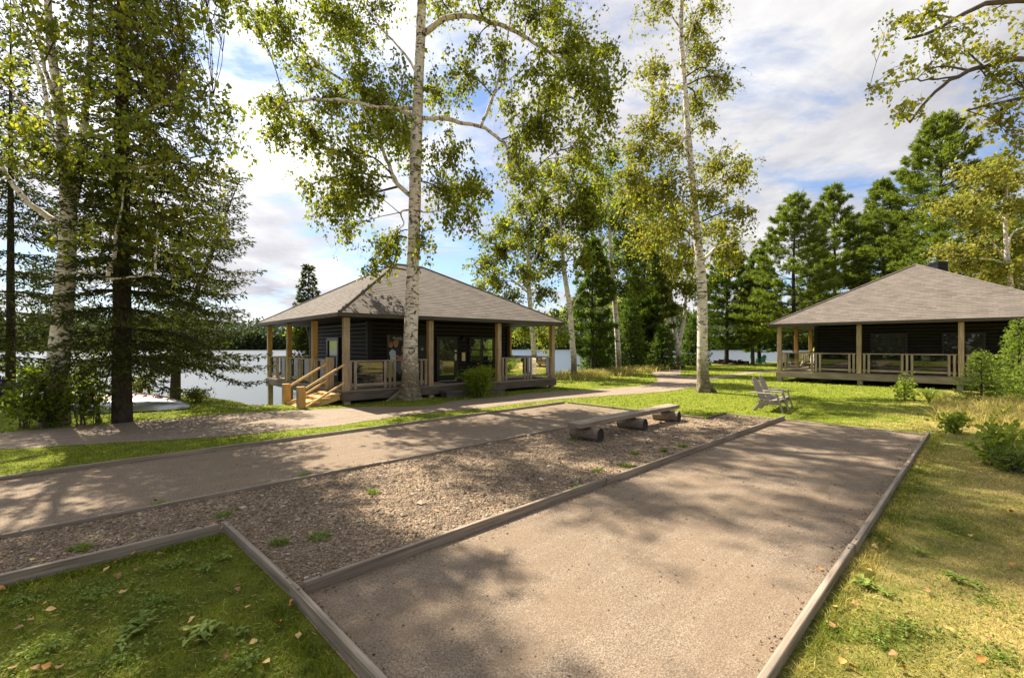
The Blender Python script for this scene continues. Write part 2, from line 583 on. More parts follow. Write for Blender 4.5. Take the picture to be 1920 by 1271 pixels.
def height(x, y):
    x = np.asarray(x, float); y = np.asarray(y, float)
    d = shore_dist(x, y)
    h = -2.4 * sstep(0.0, 4.6, d)
    h = h + .11 * np.exp(-((x - T1[0]) ** 2 + (y - T1[1]) ** 2) / .55)
    h = h + np.maximum(0, -1.05 + 2.4) * np.exp(-(((x + 13.2) / 2.2) ** 2 + ((y - 30) / 2.2) ** 2))
    r = np.hypot(x, y)
    ang = np.degrees(np.arctan2(x, np.maximum(y, 1e-3)))
    hill = 14 + 62 * np.exp(-((ang - 13) / 11) ** 2) + 16 * np.exp(-((ang + 40) / 9) ** 2) + 5 * np.sin(ang * .8)
    far = np.where(y > 50, sstep(352, 372, r) * 3.2 + sstep(375, 640, r) * hill, 0)
    h = np.where(d > 0, h + far, h + np.where(y > 50, sstep(150, 420, r) * 30, 0))
    return h


def build_ground():
    xs = np.unique(np.concatenate([np.linspace(-900, -60, 60), np.linspace(-60, -20, 40), np.linspace(-20, 25, 181),
                                   np.linspace(25, 70, 50), np.linspace(70, 900, 60)]))
    ys = np.unique(np.concatenate([np.linspace(-120, -6, 20), np.linspace(-6, 8, 40), np.linspace(8, 36, 150), np.linspace(36, 70, 60),
                                   np.linspace(70, 330, 40), np.linspace(330, 680, 90), np.linspace(680, 1500, 14)]))
    X, Y = np.meshgrid(xs, ys)
    Z = height(X, Y)
    idx = np.arange(X.size).reshape(X.shape)
    q = np.stack([idx[:-1, :-1], idx[:-1, 1:], idx[1:, 1:], idx[1:, :-1]], -1).reshape(-1, 4)
    mb = MB()
    mb.add(np.stack([X.ravel(), Y.ravel(), Z.ravel()], 1), q, None, np.stack([X.ravel(), Y.ravel()], 1), 0, True)
    mb.build('ground', 'ground_turf', None, 'structure')
    mb = MB()
    mb.add([(-900, 11, WATER), (900, 11, WATER), (900, 900, WATER), (-900, 900, WATER)], [[0, 1, 2, 3]])
    mb.build('water', 'lake_water', None, 'structure')


U, Vv = np.array([.720, .694]), np.array([-.694, .720])      # along and across the courts


def ST(s, t, z=0.0):
    p = U * s + Vv * t
    return np.array([p[0], p[1], z])


def sheet(name, pts, z, mat):
    m = bpy.data.meshes.new(name)
    m.from_pydata([(p[0], p[1], z) for p in pts], [], [list(range(len(pts)))])
    if m.polygons[0].normal.z < 0:
        m.flip_normals()
    m.materials.append(MATS[mat])
    o = bpy.data.objects.new(name, m)
    COL.objects.link(o)
    o['kind'] = 'structure'
    return o


def rough_edge(pts, step, amp, rng, closed=True):
    out = []
    n = len(pts)
    for i in range(n if closed else n - 1):
        a, b = np.asarray(pts[i][:2], float), np.asarray(pts[(i + 1) % n][:2], float)
        k = max(1, int(np.linalg.norm(b - a) / step))
        for j in range(k):
            p = a + (b - a) * j / k
            out.append(p + (rng.normal(size=2) * amp if j else 0))
    return out


PATH_UP = [(0, 812), (130, 801), (260, 790), (400, 778), (520, 771), (640, 765), (760, 759), (860, 751), (935, 744.5), (985, 738.5),
           (1040, 733.7), (1120, 730), (1191, 725), (1220, 720), (1233, 714.8), (1232, 708), (1222, 700.5), (1232, 694), (1262, 689), (1288, 687),
           (1280, 692), (1276, 699), (1279, 705), (1330, 706), (1394, 698.5), (1440, 694), (1452, 693)]
PATH_LO = [(1456, 697.5), (1417, 699.5), (1330, 712), (1304, 725.4), (1252, 733.7), (1158, 740.8), (1040, 749), (892, 766.7), (760, 779), (640, 797),
           (400, 820), (170, 833), (0, 843)]
PATH = [(-16, 6.2)] + [G(*p)[:2] for p in PATH_UP] + [G(*p)[:2] for p in PATH_LO] + [(-14.5, 4.6)]
PATH = [np.asarray(p, float) for p in PATH]
RC = [ST(1.1, .79)[:2] - U * 9, ST(12.3, .79)[:2], ST(12.3, 3.38)[:2], ST(1.1, 3.38)[:2], ST(1.1, .79)[:2]]


def in_poly(x, y, poly):
    poly = [np.asarray(p, float) for p in poly]
    inside = np.zeros(x.shape, bool)
    n = len(poly)
    for i in range(n):
        (x1, y1), (x2, y2) = poly[i][:2], poly[(i + 1) % n][:2]
        c = ((y1 > y) != (y2 > y))
        with np.errstate(divide='ignore', invalid='ignore'):
            xi = (x2 - x1) * (y - y1) / (y2 - y1) + x1
        inside ^= c & (x < xi)
    return inside


def gravel_zone(x, y):
    s = x * .720 + y * .694
    t = -x * .694 + y * .720
    a = (t > .79) & (t < 4.66) & (s < 12.3) & (s > 1.08)
    b = (t > 4.66) & (t < 9.02) & (s < 11.05) & (s > 1.08)
    c = (t > 5.08) & (t < 9.02) & (s <= 1.08)
    return a | b | c


def build_courts():
    sheet('court', [ST(1.1, .79), ST(12.3, .79), ST(12.3, 3.38), ST(1.1, 3.38)], .008, 'court_gravel')
    sheet('court', [ST(-14, 6.40), ST(11.0, 6.28), ST(11.0, 9.0), ST(-14, 9.12)], .008, 'court_gravel')
    sheet('gravel_bed', [ST(-14, 5.08), ST(1.08, 5.06), ST(1.12, 3.40), ST(12.3, 3.40), ST(12.3, 4.66), ST(11.1, 4.66), ST(11.05, 6.26), ST(-14, 6.38)],
          .004, 'bed_gravel')
    sheet('path', rough_edge(PATH, .35, .035, np.random.default_rng(8)), .006, 'path_gravel')
    boards = [
        ('grey', (1.14, .79), (12.33, .76), .085, 'long grey timber edging between the big gravel court and the right lawn'),
        ('grey', (1.19, 3.39), (12.45, 3.36), .095, 'long weathered timber dividing the near gravel court from the coarse gravel bed'),
        ('grey', (-12, 6.42), (11.0, 6.27), .045, 'thin low timber strip between coarse gravel bed and far court'),
        ('grey', (-12, 9.16), (10.95, 9.02), .065, 'grey timber edging between far court and grass strip by the path'),
        ('grey', (-9, 5.06), (.99, 5.09), .10, 'weathered timber along the far side of the dark grass corner'),
        ('grey', (1.05, 5.12), (1.13, 3.45), .095, 'pale timber running from the grass corner to the divider joint'),
        ('grey', (1.12, 3.44), (1.17, -.6), .095, 'pale timber in the foreground at the near end of the big court'),
        ('grey', (12.36, .80), (12.36, 4.62), .022, 'pale flush timber closing the far end of the big court near the chairs'),
        ('dark', (12.36, 4.70), (11.15, 4.70), .05, 'short dark timber stepping back beside the taupe chairs'),
        ('grey', (11.1, 4.74), (11.1, 9.0), .045, 'thin pale timber closing the far end behind the log bench'),
    ]
    rng = np.random.default_rng(3)
    for m, a, b, top, lab in boards:
        mb = MB()
        A, B = ST(*a), ST(*b)
        L = np.linalg.norm(B - A)
        k = max(1, round(L / 3.66))
        for i in range(k):
            p, q = A + (B - A) * i / k, A + (B - A) * (i + 1) / k
            d = (q - p) / np.linalg.norm(q - p)
            off = np.array([-d[1], d[0], 0]) * rng.normal() * .005
            dz = rng.normal() * .004
            p = p + off + d * .003; q = q + off - d * .003
            p[2] = q[2] = (top - .06) / 2 + dz
            q[2] += rng.normal() * .004
            mb.beam(p, q, .042, top + .06, .005)
            for e_, sg in ((p, 1), (q, -1)):          # bolt heads by the joints
                mb.tube([e_ + d * .12 * sg + (0, 0, (top + .06) / 2), e_ + d * .12 * sg + (0, 0, (top + .06) / 2 + .004)], .009, 8, 1)
        o = mb.build('edging_timber', [m + '_board', 'black_frame'])
        tag(o, lab, 'edging timber', 'timbers edging the courts')


# ------------------------------------------------------------------ cabins
def cabin(A, a, b, LA, LB, zd, zs, zpeak, name, label, left):
    A = np.asarray(A, float); a = np.asarray(a, float); b = np.asarray(b, float)
    def W(u, v, z):
        p = A + a * u + b * v
        return np.array([p[0], p[1], z])
    a3, b3 = np.array([*a, 0]), np.array([*b, 0])
    root = thing(name, W(LA / 2, LB / 2, 0), label, 'cabin')
    # ---- deck
    mb = MB()
    nb = int(LB / .14)
    for i in range(nb):
        v = (i + .5) * LB / nb
        mb.beam(W(-.02, v, zd - .019), W(LA + .02, v, zd - .019), LB / nb - .006, .038, .003)
    deck = mb.build('deck', 'rail_wood', root)
    mb = MB()
    hb = .26
    zc = zd - .042 - hb / 2
    for p, q in ((W(-.05, -.03, zc), W(LA + .05, -.03, zc)), (W(-.05, LB + .03, zc), W(LA + .05, LB + .03, zc)),
                 (W(-.03, .02, zc), W(-.03, LB - .02, zc)), (W(LA + .03, .02, zc), W(LA + .03, LB - .02, zc))):
        mb.beam(p, q, .05, hb, .005)
    for i in range(1, 6):
        mb.beam(W(i * LA / 6, .05, zc - .02), W(i * LA / 6, LB - .05, zc - .02), .05, hb - .06)
    mb.build('rim_beam', 'dark_board' if left else 'grey_board', root)
    for i in range(4):
        for j in range(4):
            p = W(.1 + i * (LA - .2) / 3, .1 + j * (LB - .2) / 3, 0)
            g = float(height(p[0], p[1])) - .1
            if g < zd - .4:
                mb = MB()
                mb.beam([p[0], p[1], g], [p[0], p[1], zd - .31], .19, .19, .008, up=(a[0], a[1], 0))
                mb.build('pier', 'weathered_post' if left else 'concrete', root)
    # ---- posts: weathered outside, amber where sheltered
    sp = []
    for i in range(4):
        sp += [(i * LA / 3, 0), (i * LA / 3, LB)]
    for j in (1, 2):
        sp += [(0, j * LB / 3), (LA, j * LB / 3)]
    for u, v in sp:
        fm = {}
        if u == 0: fm[(0, -1)] = 0
        if u == LA: fm[(0, 1)] = 0
        if v == 0: fm[(1, -1)] = 0
        if v == LB: fm[(1, 1)] = 0
        mb = MB()
        uu = min(max(u, .08), LA - .08); vv = min(max(v, .08), LB - .08)
        mb.box(W(uu, vv, (zd + zs) / 2 + .001), (.088, .088, (zs - zd) / 2), np.array([a3, b3, [0, 0, 1]]), .008, 1, fm)
        mb.build('post', ['weathered_post', 'amber_wood'], root)
    # ---- walls with log siding
    d = 1.4
    mb = MB()
    prof = []
    z = zd
    n = int((zs - zd) / .15) + 1
    hh = (zs - zd) / n
    for k in range(n):
        for f, o in ((0.02, 0), (.10, .022), (.3, .034), (.5, .038), (.7, .034), (.9, .022), (.98, 0)):
            prof.append((zd + (k + f) * hh, o))
    def wall(p, q, nrm):
        p = np.asarray(p); q = np.asarray(q); L = np.linalg.norm(q - p)
        VV, uv = [], []
        for zz, o in prof:
            for e, l in ((p, 0), (q, L)):
                VV.append([e[0] + nrm[0] * o, e[1] + nrm[1] * o, zz]); uv.append((l, zz))
        K = len(prof)
        qd = [[2 * i, 2 * i + 1, 2 * i + 3, 2 * i + 2] for i in range(K - 1)]
        mb.add(VV, qd, None, uv)
    w00, w10, w11, w01 = W(d, d, 0), W(LA - d, d, 0), W(LA - d, LB - d, 0), W(d, LB - d, 0)
    nf = np.array([a[1], -a[0], 0]); nl = np.array([-b[1], b[0], 0])
    wall(w00, w10, nf); wall(w10, w11, -nl); wall(w11, w01, -nf); wall(w01, w00, nl)
    for w in (w00, w10, w11, w01):
        mb.box([w[0], w[1], (zd + zs) / 2], (.085, .085, (zs - zd) / 2 - .002), np.array([a3, b3, [0, 0, 1]]), .006)
    mb.build('wall', 'dark_stain', root)
    # ---- roof
    ov = .3
    ridge = .62 if left else 0.0
    ze0, ze = zs + .02, zs + .13
    c = W(LA / 2, LB / 2, zpeak)
    cor = [W(-ov, -ov, ze), W(LA + ov, -ov, ze), W(LA + ov, LB + ov, ze), W(-ov, LB + ov, ze)]
    mb = MB()
    for i in range(4):
        p, q = cor[i], cor[(i + 1) % 4]
        e = (q - p); Lx = np.linalg.norm(e); e /= Lx
        m = (p + q) / 2
        top = c if i in (0, 2) else c + a3 * ridge * (1 if i == 1 else -1)
        up = top - m; up = up - e * up.dot(e)
        sl = np.linalg.norm(up); up /= sl
        nr = np.cross(e, up)
        ap0, ap1 = ((c - a3 * ridge - p).dot(e), (c + a3 * ridge - p).dot(e))
        ap0, ap1 = min(ap0, ap1), max(ap0, ap1)
        if i in (1, 3): ap0 = ap1 = (ap0 + ap1) / 2
        nc = int(sl / .15)
        VV, uv, qd = [], [], []
        for k in range(nc):
            v0, v1 = k * sl / nc, (k + 1) * sl / nc
            for vv, o in ((v0, .0), (v0, .008), (v1, .001)):
                l, r = ap0 * vv / sl, Lx + (ap1 - Lx) * vv / sl
                for x in (l, r):
                    VV.append(p + e * x + up * vv + nr * o); uv.append((x + i * 40, vv))
            s = len(VV) - 6
            qd += [[s, s + 1, s + 3, s + 2], [s + 2, s + 3, s + 5, s + 4]]
        mb.add(VV, qd, None, uv)
    for k in range(4):          # hip caps
        p = cor[k]
        t_ = c + a3 * ridge * (1 if k in (1, 2) else -1)
        mb.tube([p + (t_ - p) * .01, t_ + (0, 0, .01)], [.05, .05], 6, v0=k * 9)
    if ridge:
        mb.tube([c - a3 * ridge + (0, 0, .01), c + a3 * ridge + (0, 0, .01)], [.05, .05], 6, v0=50)
    s = [W(-ov + .02, -ov + .02, ze0), W(LA + ov - .02, -ov + .02, ze0), W(LA + ov - .02, LB + ov - .02, ze0), W(-ov + .02, LB + ov - .02, ze0)]
    mb.add(s, [[3, 2, 1, 0]], None, None, 1)
    roof = mb.build('roof', ['shingle', 'dark_stain'], root)
    mb = MB()
    for i in range(4):
        p, q = cor[i].copy(), cor[(i + 1) % 4].copy()
        p[2] = q[2] = (ze0 + ze) / 2 - .008
        mb.beam(p, q, .035, ze - ze0 + .01, .004)
    mb.build('fascia', 'fascia_wood', root)
    if not left:
        mb = MB()
        cp = W(LA / 2 + .75, LB / 2 + 2.6, 0)
        for zz, h, hz in ((5.15, .27, 1.0), (6.15, .30, .02), (6.19, .24, .03), (6.23, .28, .02)):
            mb.box([cp[0], cp[1], zz], (h, h, hz), None, .01)
        mb.build('chimney', 'black_frame', roof)

    # ---- railings, each bay one part
    def rail(p, q, nrm, gap0=.12, gap1=.12, glass=True, groups=(2, 3, 2)):
        p = np.asarray(p); q = np.asarray(q); L = np.linalg.norm(q - p); e = (q - p) / L
        p = p + e * gap0; L = L - gap0 - gap1; q = p + e * L
        zt = zd + .90
        z3 = np.array([0, 0, 1.0])
        m = MB(); m.beam(p + z3 * zt, q + z3 * zt, .13, .042, .005)
        par = m.build('railing', 'rail_wood', root)
        m = MB(); m.beam(p + z3 * (zd + .15), q + z3 * (zd + .15), .045, .09, .004); m.build('bottom_rail', 'rail_wood', par)
        bw = .085
        g = [.03 + bw / 2 + i * (bw + .075) for i in range(groups[0])]
        mid = [L / 2 + (i - (groups[1] - 1) / 2) * (bw + .075) for i in range(groups[1])]
        g2 = [L - x for x in [.03 + bw / 2 + i * (bw + .075) for i in range(groups[2])]]
        for x in g + mid + g2:
            m = MB()
            c0 = p + e * x + nrm * .045
            m.beam(c0 + z3 * (zd + .03), c0 + z3 * (zt - .022), bw, .04, .004, up=nrm)
            m.build('baluster', 'rail_wood', par)
        if glass:
            spans = [(g[-1], mid[0]), (mid[-1], g2[-1])] if mid else [(g[-1], g2[-1])]
            for x0, x1 in spans:
                m = MB()
                x0 += bw / 2; x1 -= bw / 2
                c0 = p + e * (x0 + x1) / 2 + z3 * ((zd + .20 + zt - .025) / 2)
                m.box(c0, ((x1 - x0) / 2, .003, (zt - .025 - zd - .20) / 2), np.array([e, nrm, z3]), .001)
                m.build('glass_pane', 'clear_glass', par)
    ia, ib = LA / 3, LB / 3
    nlu, nfu = unit(nl), unit(nf)
    if left:
        rail(W(0, .08, 0), W(ia, .08, 0), nfu); rail(W(2 * ia, .08, 0), W(LA, .08, 0), nfu)
        rail(W(.08, 1.37, 0), W(.08, ib, 0), nlu, .12, .12, True, (2, 0, 2))
    else:
        for i in range(3):
            rail(W(i * ia, .08, 0), W((i + 1) * ia, .08, 0), nfu)
        rail(W(.08, 0, 0), W(.08, ib, 0), nlu)
    for j in (1, 2):
        rail(W(.08, j * ib, 0), W(.08, (j + 1) * ib, 0), nlu)
    for j in range(3):
        rail(W(LA - .08, j * ib, 0), W(LA - .08, (j + 1) * ib, 0), -nlu)
        rail(W(j * ia, LB - .08, 0), W((j + 1) * ia, LB - .08, 0), -nfu)

    # ---- doors and windows proud of the siding
    def wallu(px, base, dirv):
        k = (px - HX) / F
        return -(base[0] - k * base[1]) / (dirv[0] - k * dirv[1])
    def frame_panel(base, dirv, nrm, px0, px1, z0, z1, kind, cols=1, rows=1, handle=False):
        u0, u1 = sorted((wallu(px0, base, dirv), wallu(px1, base, dirv)))
        e = np.array([*dirv, 0.0]); z3 = np.array([0, 0, 1.0])
        o = np.array([base[0], base[1], 0]) + nrm * .075
        def pt(u, z, off=0):
            return o + e * u + z3 * z + nrm * off
        fw = .075 if kind == 'window' else .13
        m = MB()
        m.beam(pt(u0, z0), pt(u0, z1), fw, .07, .004, up=nrm); m.beam(pt(u1, z0), pt(u1, z1), fw, .07, .004, up=nrm)
        m.beam(pt(u0 + fw / 2, z1 - fw / 2), pt(u1 - fw / 2, z1 - fw / 2), fw, .066, .004, up=nrm)
        m.beam(pt(u0 + fw / 2, z0 + fw / 2), pt(u1 - fw / 2, z0 + fw / 2), fw if kind == 'window' else .26, .066, .004, up=nrm)
        for k in range(1, cols):
            x = u0 + (u1 - u0) * k / cols
            m.beam(pt(x, z0 + fw), pt(x, z1 - fw), .11, .06, .004, up=nrm)
        for k in range(1, rows):
            zz = z0 + (z1 - z0) * k / rows
            m.beam(pt(u0 + fw / 2, zz), pt(u1 - fw / 2, zz), .05, .05, .004, up=nrm)
        par = m.build(kind, 'black_frame', root)
        m = MB(); m.box(pt((u0 + u1) / 2, (z0 + z1) / 2, -.012), ((u1 - u0) / 2 - .01, .006, (z1 - z0) / 2 - .01), np.array([e, nrm, z3]), .001)
        m.build('pane', 'window_glass', par)
        if handle:
            m = MB()
            m.box(pt(u1 - .04, z0 + .88, .045), (.035, .012, .13), np.array([e, nrm, z3]), .004)
            m.box(pt(u1 - .10, z0 + .88, .085), (.075, .012, .014), np.array([e, nrm, z3]), .004)
            m.box(pt(u1 - .04, z0 + 1.12, .045), (.035, .014, .035), np.array([e, nrm, z3]), .004)
            m.build('handle', 'steel', par)
            m = MB(); m.box(pt((u0 + u1) / 2, z0 - .03, .06), ((u1 - u0) / 2, .06, .012), np.array([e, nrm, z3]), .003)
            m.build('threshold', 'pale_sill', par)
        return pt, u0, u1
    fb, lb = w00[:2], w00[:2]
    if left:
        frame_panel(fb, a, nfu, 819, 853, zd + .05, 2.16, 'door', handle=True)
        frame_panel(fb, a, nfu, 879, 923, 1.12, 2.14, 'window', 2, 2)
        frame_panel(lb, b, nlu, 618, 638, zd + .04, 2.12, 'door')
        # front step
        m = MB()
        m.beam(W(ia + .25, -.3, zd - .22), W(2 * ia - .1, -.3, zd - .22), .5, .09, .006)
        m.beam(W(ia + .3, -.3, zd - .36), W(2 * ia - .15, -.3, zd - .36), .44, .18, .006)
        m.build('step', 'dark_board', root)
        # wall lamp by the door
        u = wallu(866, fb, a)
        c0 = np.array([*fb, 0]) + np.array([*a, 0]) * u + nfu * .1
        m = MB(); m.tube([c0 + (0, 0, 2.22), c0 + (0, 0, 2.20), c0 + (0, 0, 2.02)], [.02, .06, .07], 10)
        m.build('wall_lamp', 'black_frame', root)
        # side stairs
        n0 = 1.37
        st = MB(); run = 1.25
        g0 = -.06
        for sv in (.22, n0 - .12):
            st.beam(W(-.06, sv, zd - .16), W(-run, sv, g0 + .02), .05, .24, .005)
        stairs = st.build('stairs', 'fresh_wood', root)
        for k in range(4):
            zz = zd - .105 * (k + 1) - .0
            m = MB(); m.beam(W(-.2 - k * .3, .12, zz), W(-.2 - k * .3, n0 - .05, zz), .29, .045, .005)
            m.beam(W(-.33 - k * .3, .14, zz - .065), W(-.33 - k * .3, n0 - .07, zz - .065), .022, .08, .003)
            m.build('step', 'fresh_wood', stairs)
        for sv, lo in ((.02, .02), (n0 + .02, -.10)):
            m = MB(); m.box(W(-run + .02, sv, (.62 + lo - .1) / 2), (.1, .1, (.62 - lo + .1) / 2), np.array([a3, b3, [0, 0, 1]]), .008, 1, {(0, -1): 0, (1, 1): 0})
            m.build('newel_post', ['weathered_post', 'amber_wood'], stairs)
            for dz in (0, -.55):
                m = MB(); m.tube([W(.0, sv, zd + .80 + dz), W(-run + .08, sv, zd + .10 + dz)], .033, 8)
                m.build('handrail', 'fresh_wood', stairs)
        m = MB(); m.box(W(.07, n0, (zd - .2 + zd + 1.0) / 2), (.1, .1, .6), np.array([a3, b3, [0, 0, 1]]), .008)
        m.build('newel_post', 'weathered_post', root)
        # things hung on the wall or lying on the deck
        def onwall(px, z, off):
            u = wallu(px, fb, a)
            p = np.array([*fb, 0]) + np.array([*a, 0]) * u + nfu * off
            p[2] = z
            return p
        e = np.array([*a, 0.0]); z3 = np.array([0, 0, 1.0]); ax = np.array([e, nfu, z3])
        poster(onwall(724, 0, .05), onwall(806, 0, .05), .62, 2.2, e, nfu)
        c0 = onwall(867.5, 1.36, .055)
        nt = thing('wall_notice', c0, 'small yellowish notice on dark wall between door and window', 'notice')
        m = MB(); m.box(c0, (.085, .012, .17), ax, .004); m.build('board', 'notice_paper', nt)
        m = MB()
        for sgn in (-1, 1):
            m.box(c0 + e * .09 * sgn + nfu * .004, (.008, .016, .18), ax, .002)
            m.box(c0 + z3 * .178 * sgn + nfu * .004, (.081, .016, .008), ax, .002)
        m.build('frame', 'fascia_wood', nt)
        u = wallu(838, fb, a)
        p = np.array([*fb, zd + .012]) + e * u + nfu * .55
        m = MB(); m.box(p, (.5, .33, .01), ax, .006)
        m.box(p + z3 * .011, (.46, .29, .004), ax, .002)
        tag(m.build('doormat', 'mat_black'), 'black doormat on the deck in front of glazed door', 'doormat')
    else:
        frame_panel(fb, a, nfu, 1634, 1700, 1.15, 2.38, 'window', 2, 2)
        frame_panel(fb, a, nfu, 1768, 1846, 1.0, 2.36, 'window', 2, 1)
        frame_panel(fb, a, nfu, 1885, 1960, zd + .05, 2.4, 'door')
    return W


def poster(p0, p1, z0, z1, e, nr):
    L = np.linalg.norm(p1 - p0)
    root = thing('wall_poster', (p0 + p1) / 2 + np.array([0, 0, z0]), 'large dark poster of smiling children in forest on cabin wall behind birch', 'poster')
    z3 = np.array([0, 0, 1.0])
    def pt(u, z, off):
        return p0 + e * u + z3 * z + nr * off
    cols = {'poster_dark': (.008, .010, .007), 'poster_skin': (.42, .19, .10), 'poster_hair': (.36, .22, .08), 'poster_red': (.20, .07, .03), 'poster_white': (.55, .60, .56),
            'poster_navy': (.02, .018, .05), 'poster_lime': (.30, .33, .04), 'poster_grey': (.16, .16, .18), 'poster_bark': (.09, .07, .03), 'poster_pink': (.36, .17, .14)}
    for k, c in cols.items():
        if k not in MATS:
            m_plain(k, c, .55, var=.2, scale=12)
    names = list(cols)
    mb = MB()
    mb.box(pt(L / 2, (z0 + z1) / 2, 0), (L / 2, .012, (z1 - z0) / 2), np.array([e, nr, z3]), .003)
    mb.build('panel', 'poster_dark', root)
    mb = MB()
    lay = [0.0136]
    def disc(u, z, ru, rz, col, k=14):
        lay[0] += .0004
        a = np.linspace(0, 2 * np.pi, k, endpoint=False)
        V = [pt(u + ru * math.cos(t), z + rz * math.sin(t), lay[0]) for t in a] + [pt(u, z, lay[0])]
        mb.add(V, None, [[k, i, (i + 1) % k] for i in range(k)], None, names.index(col))
    def poly(pts, col):
        lay[0] += .0004
        V = [pt(u, z, lay[0]) for u, z in pts]
        c = np.mean(V, axis=0); k = len(V)
        mb.add(V + [c], None, [[k, i, (i + 1) % k] for i in range(k)], None, names.index(col))
    H = z1 - z0
    def Z(f):
        return z1 - f * H
    poly([(.01, Z(.01)), (.10, Z(.01)), (.12, Z(.25)), (.01, Z(.3))], 'poster_bark')
    poly([(.01, Z(.62)), (.30, Z(.60)), (.34, Z(.97)), (.01, Z(.97))], 'poster_lime')
    disc(.36, Z(.44), .20, .22, 'poster_navy')
    poly([(.08, Z(.40)), (.20, Z(.33)), (.33, Z(.38)), (.36, Z(.62)), (.16, Z(.62))], 'poster_white')
    disc(.15, Z(.20), .10, .085, 'poster_red'); disc(.15, Z(.245), .075, .085, 'poster_skin')
    disc(.34, Z(.185), .11, .09, 'poster_hair'); disc(.34, Z(.235), .085, .09, 'poster_skin')
    disc(.68, Z(.33), .13, .17, 'poster_hair'); disc(.70, Z(.31), .075, .085, 'poster_skin')
    poly([(.50, Z(.50)), (.66, Z(.40)), (.86, Z(.45)), (.92, Z(.72)), (.52, Z(.72))], 'poster_pink')
    poly([(.30, Z(.48)), (.38, Z(.46)), (.66, Z(.56)), (.80, Z(.60)), (.78, Z(.64)), (.50, Z(.61))], 'poster_skin')
    poly([(.22, Z(.66)), (.52, Z(.60)), (.60, Z(.74)), (.50, Z(.92)), (.20, Z(.76))], 'poster_grey')
    disc(.72, Z(.86), .11, .07, 'poster_hair')
    poly([(.62, Z(.93)), (.84, Z(.93)), (.84, Z(.97)), (.62, Z(.97))], 'poster_white')
    for u, z in ((.15, .245), (.34, .235), (.70, .31)):
        for dx in (-.03, .03):
            disc(u + dx, Z(z - .012), .009, .007, 'poster_dark', 8)
        disc(u, Z(z + .035), .03, .009, 'poster_white', 8)
    poly([(.34, Z(.125)), (.95, Z(.125)), (.95, Z(.132)), (.34, Z(.132))], 'poster_white')
    # pale round emblem at the right
    disc(L - .36, Z(.325), .075, .075, 'poster_grey'); disc(L - .36, Z(.325), .06, .06, 'poster_dark')
    disc(L - .36, Z(.335), .035, .028, 'poster_white', 6)
    poly([(L - .22, Z(.325)), (L - .1, Z(.325)), (L - .1, Z(.335)), (L - .22, Z(.335))], 'poster_grey')
    mb.build('print', names, root)
    for body, size, u0 in (('G', .135, .22), ('UIDES ET', .10, .32)):
        cu = bpy.data.curves.new('lettering', 'FONT')
        cu.body = body; cu.size = size; cu.extrude = .001
        tmp = bpy.data.objects.new('lettering_curve', cu)
        me = bpy.data.meshes.new_from_object(tmp)
        bpy.data.objects.remove(tmp)
        o = bpy.data.objects.new('lettering', me)
        me.materials.clear(); me.materials.append(MATS['poster_white'])
        COL.objects.link(o)
        o.parent = root
        from mathutils import Matrix
        c = pt(u0, Z(.105), .0165) - ORG[root.name]
        M = Matrix(((e[0], 0, nr[0], c[0]), (e[1], 0, nr[1], c[1]), (0, 1, 0, c[2]), (0, 0, 0, 1)))
        o.matrix_local = M


# ------------------------------------------------------------------ plants
def polyline(pts, n):
    """smooth resample through the given points"""
    pts = np.asarray(pts, float)
    if len(pts) < 3:
        t = np.linspace(0, 1, n)[:, None]
        return pts[0] + (pts[-1] - pts[0]) * t
    d = np.concatenate([[0], np.cumsum(np.linalg.norm(np.diff(pts[:, :3], axis=0), axis=1))])
    tt = np.linspace(0, d[-1], n)
    out = np.zeros((n, pts.shape[1]))
    m = np.gradient(pts, d, axis=0)
    for i, t in enumerate(tt):
        k = min(np.searchsorted(d, t, side='right') - 1, len(d) - 2)
        h = d[k + 1] - d[k]; u = (t - d[k]) / h
        out[i] = ((2 * u ** 3 - 3 * u ** 2 + 1) * pts[k] + (u ** 3 - 2 * u ** 2 + u) * h * m[k] + (-2 * u ** 3 + 3 * u ** 2) * pts[k + 1] + (u ** 3 - u ** 2) * h * m[k + 1])
    return out


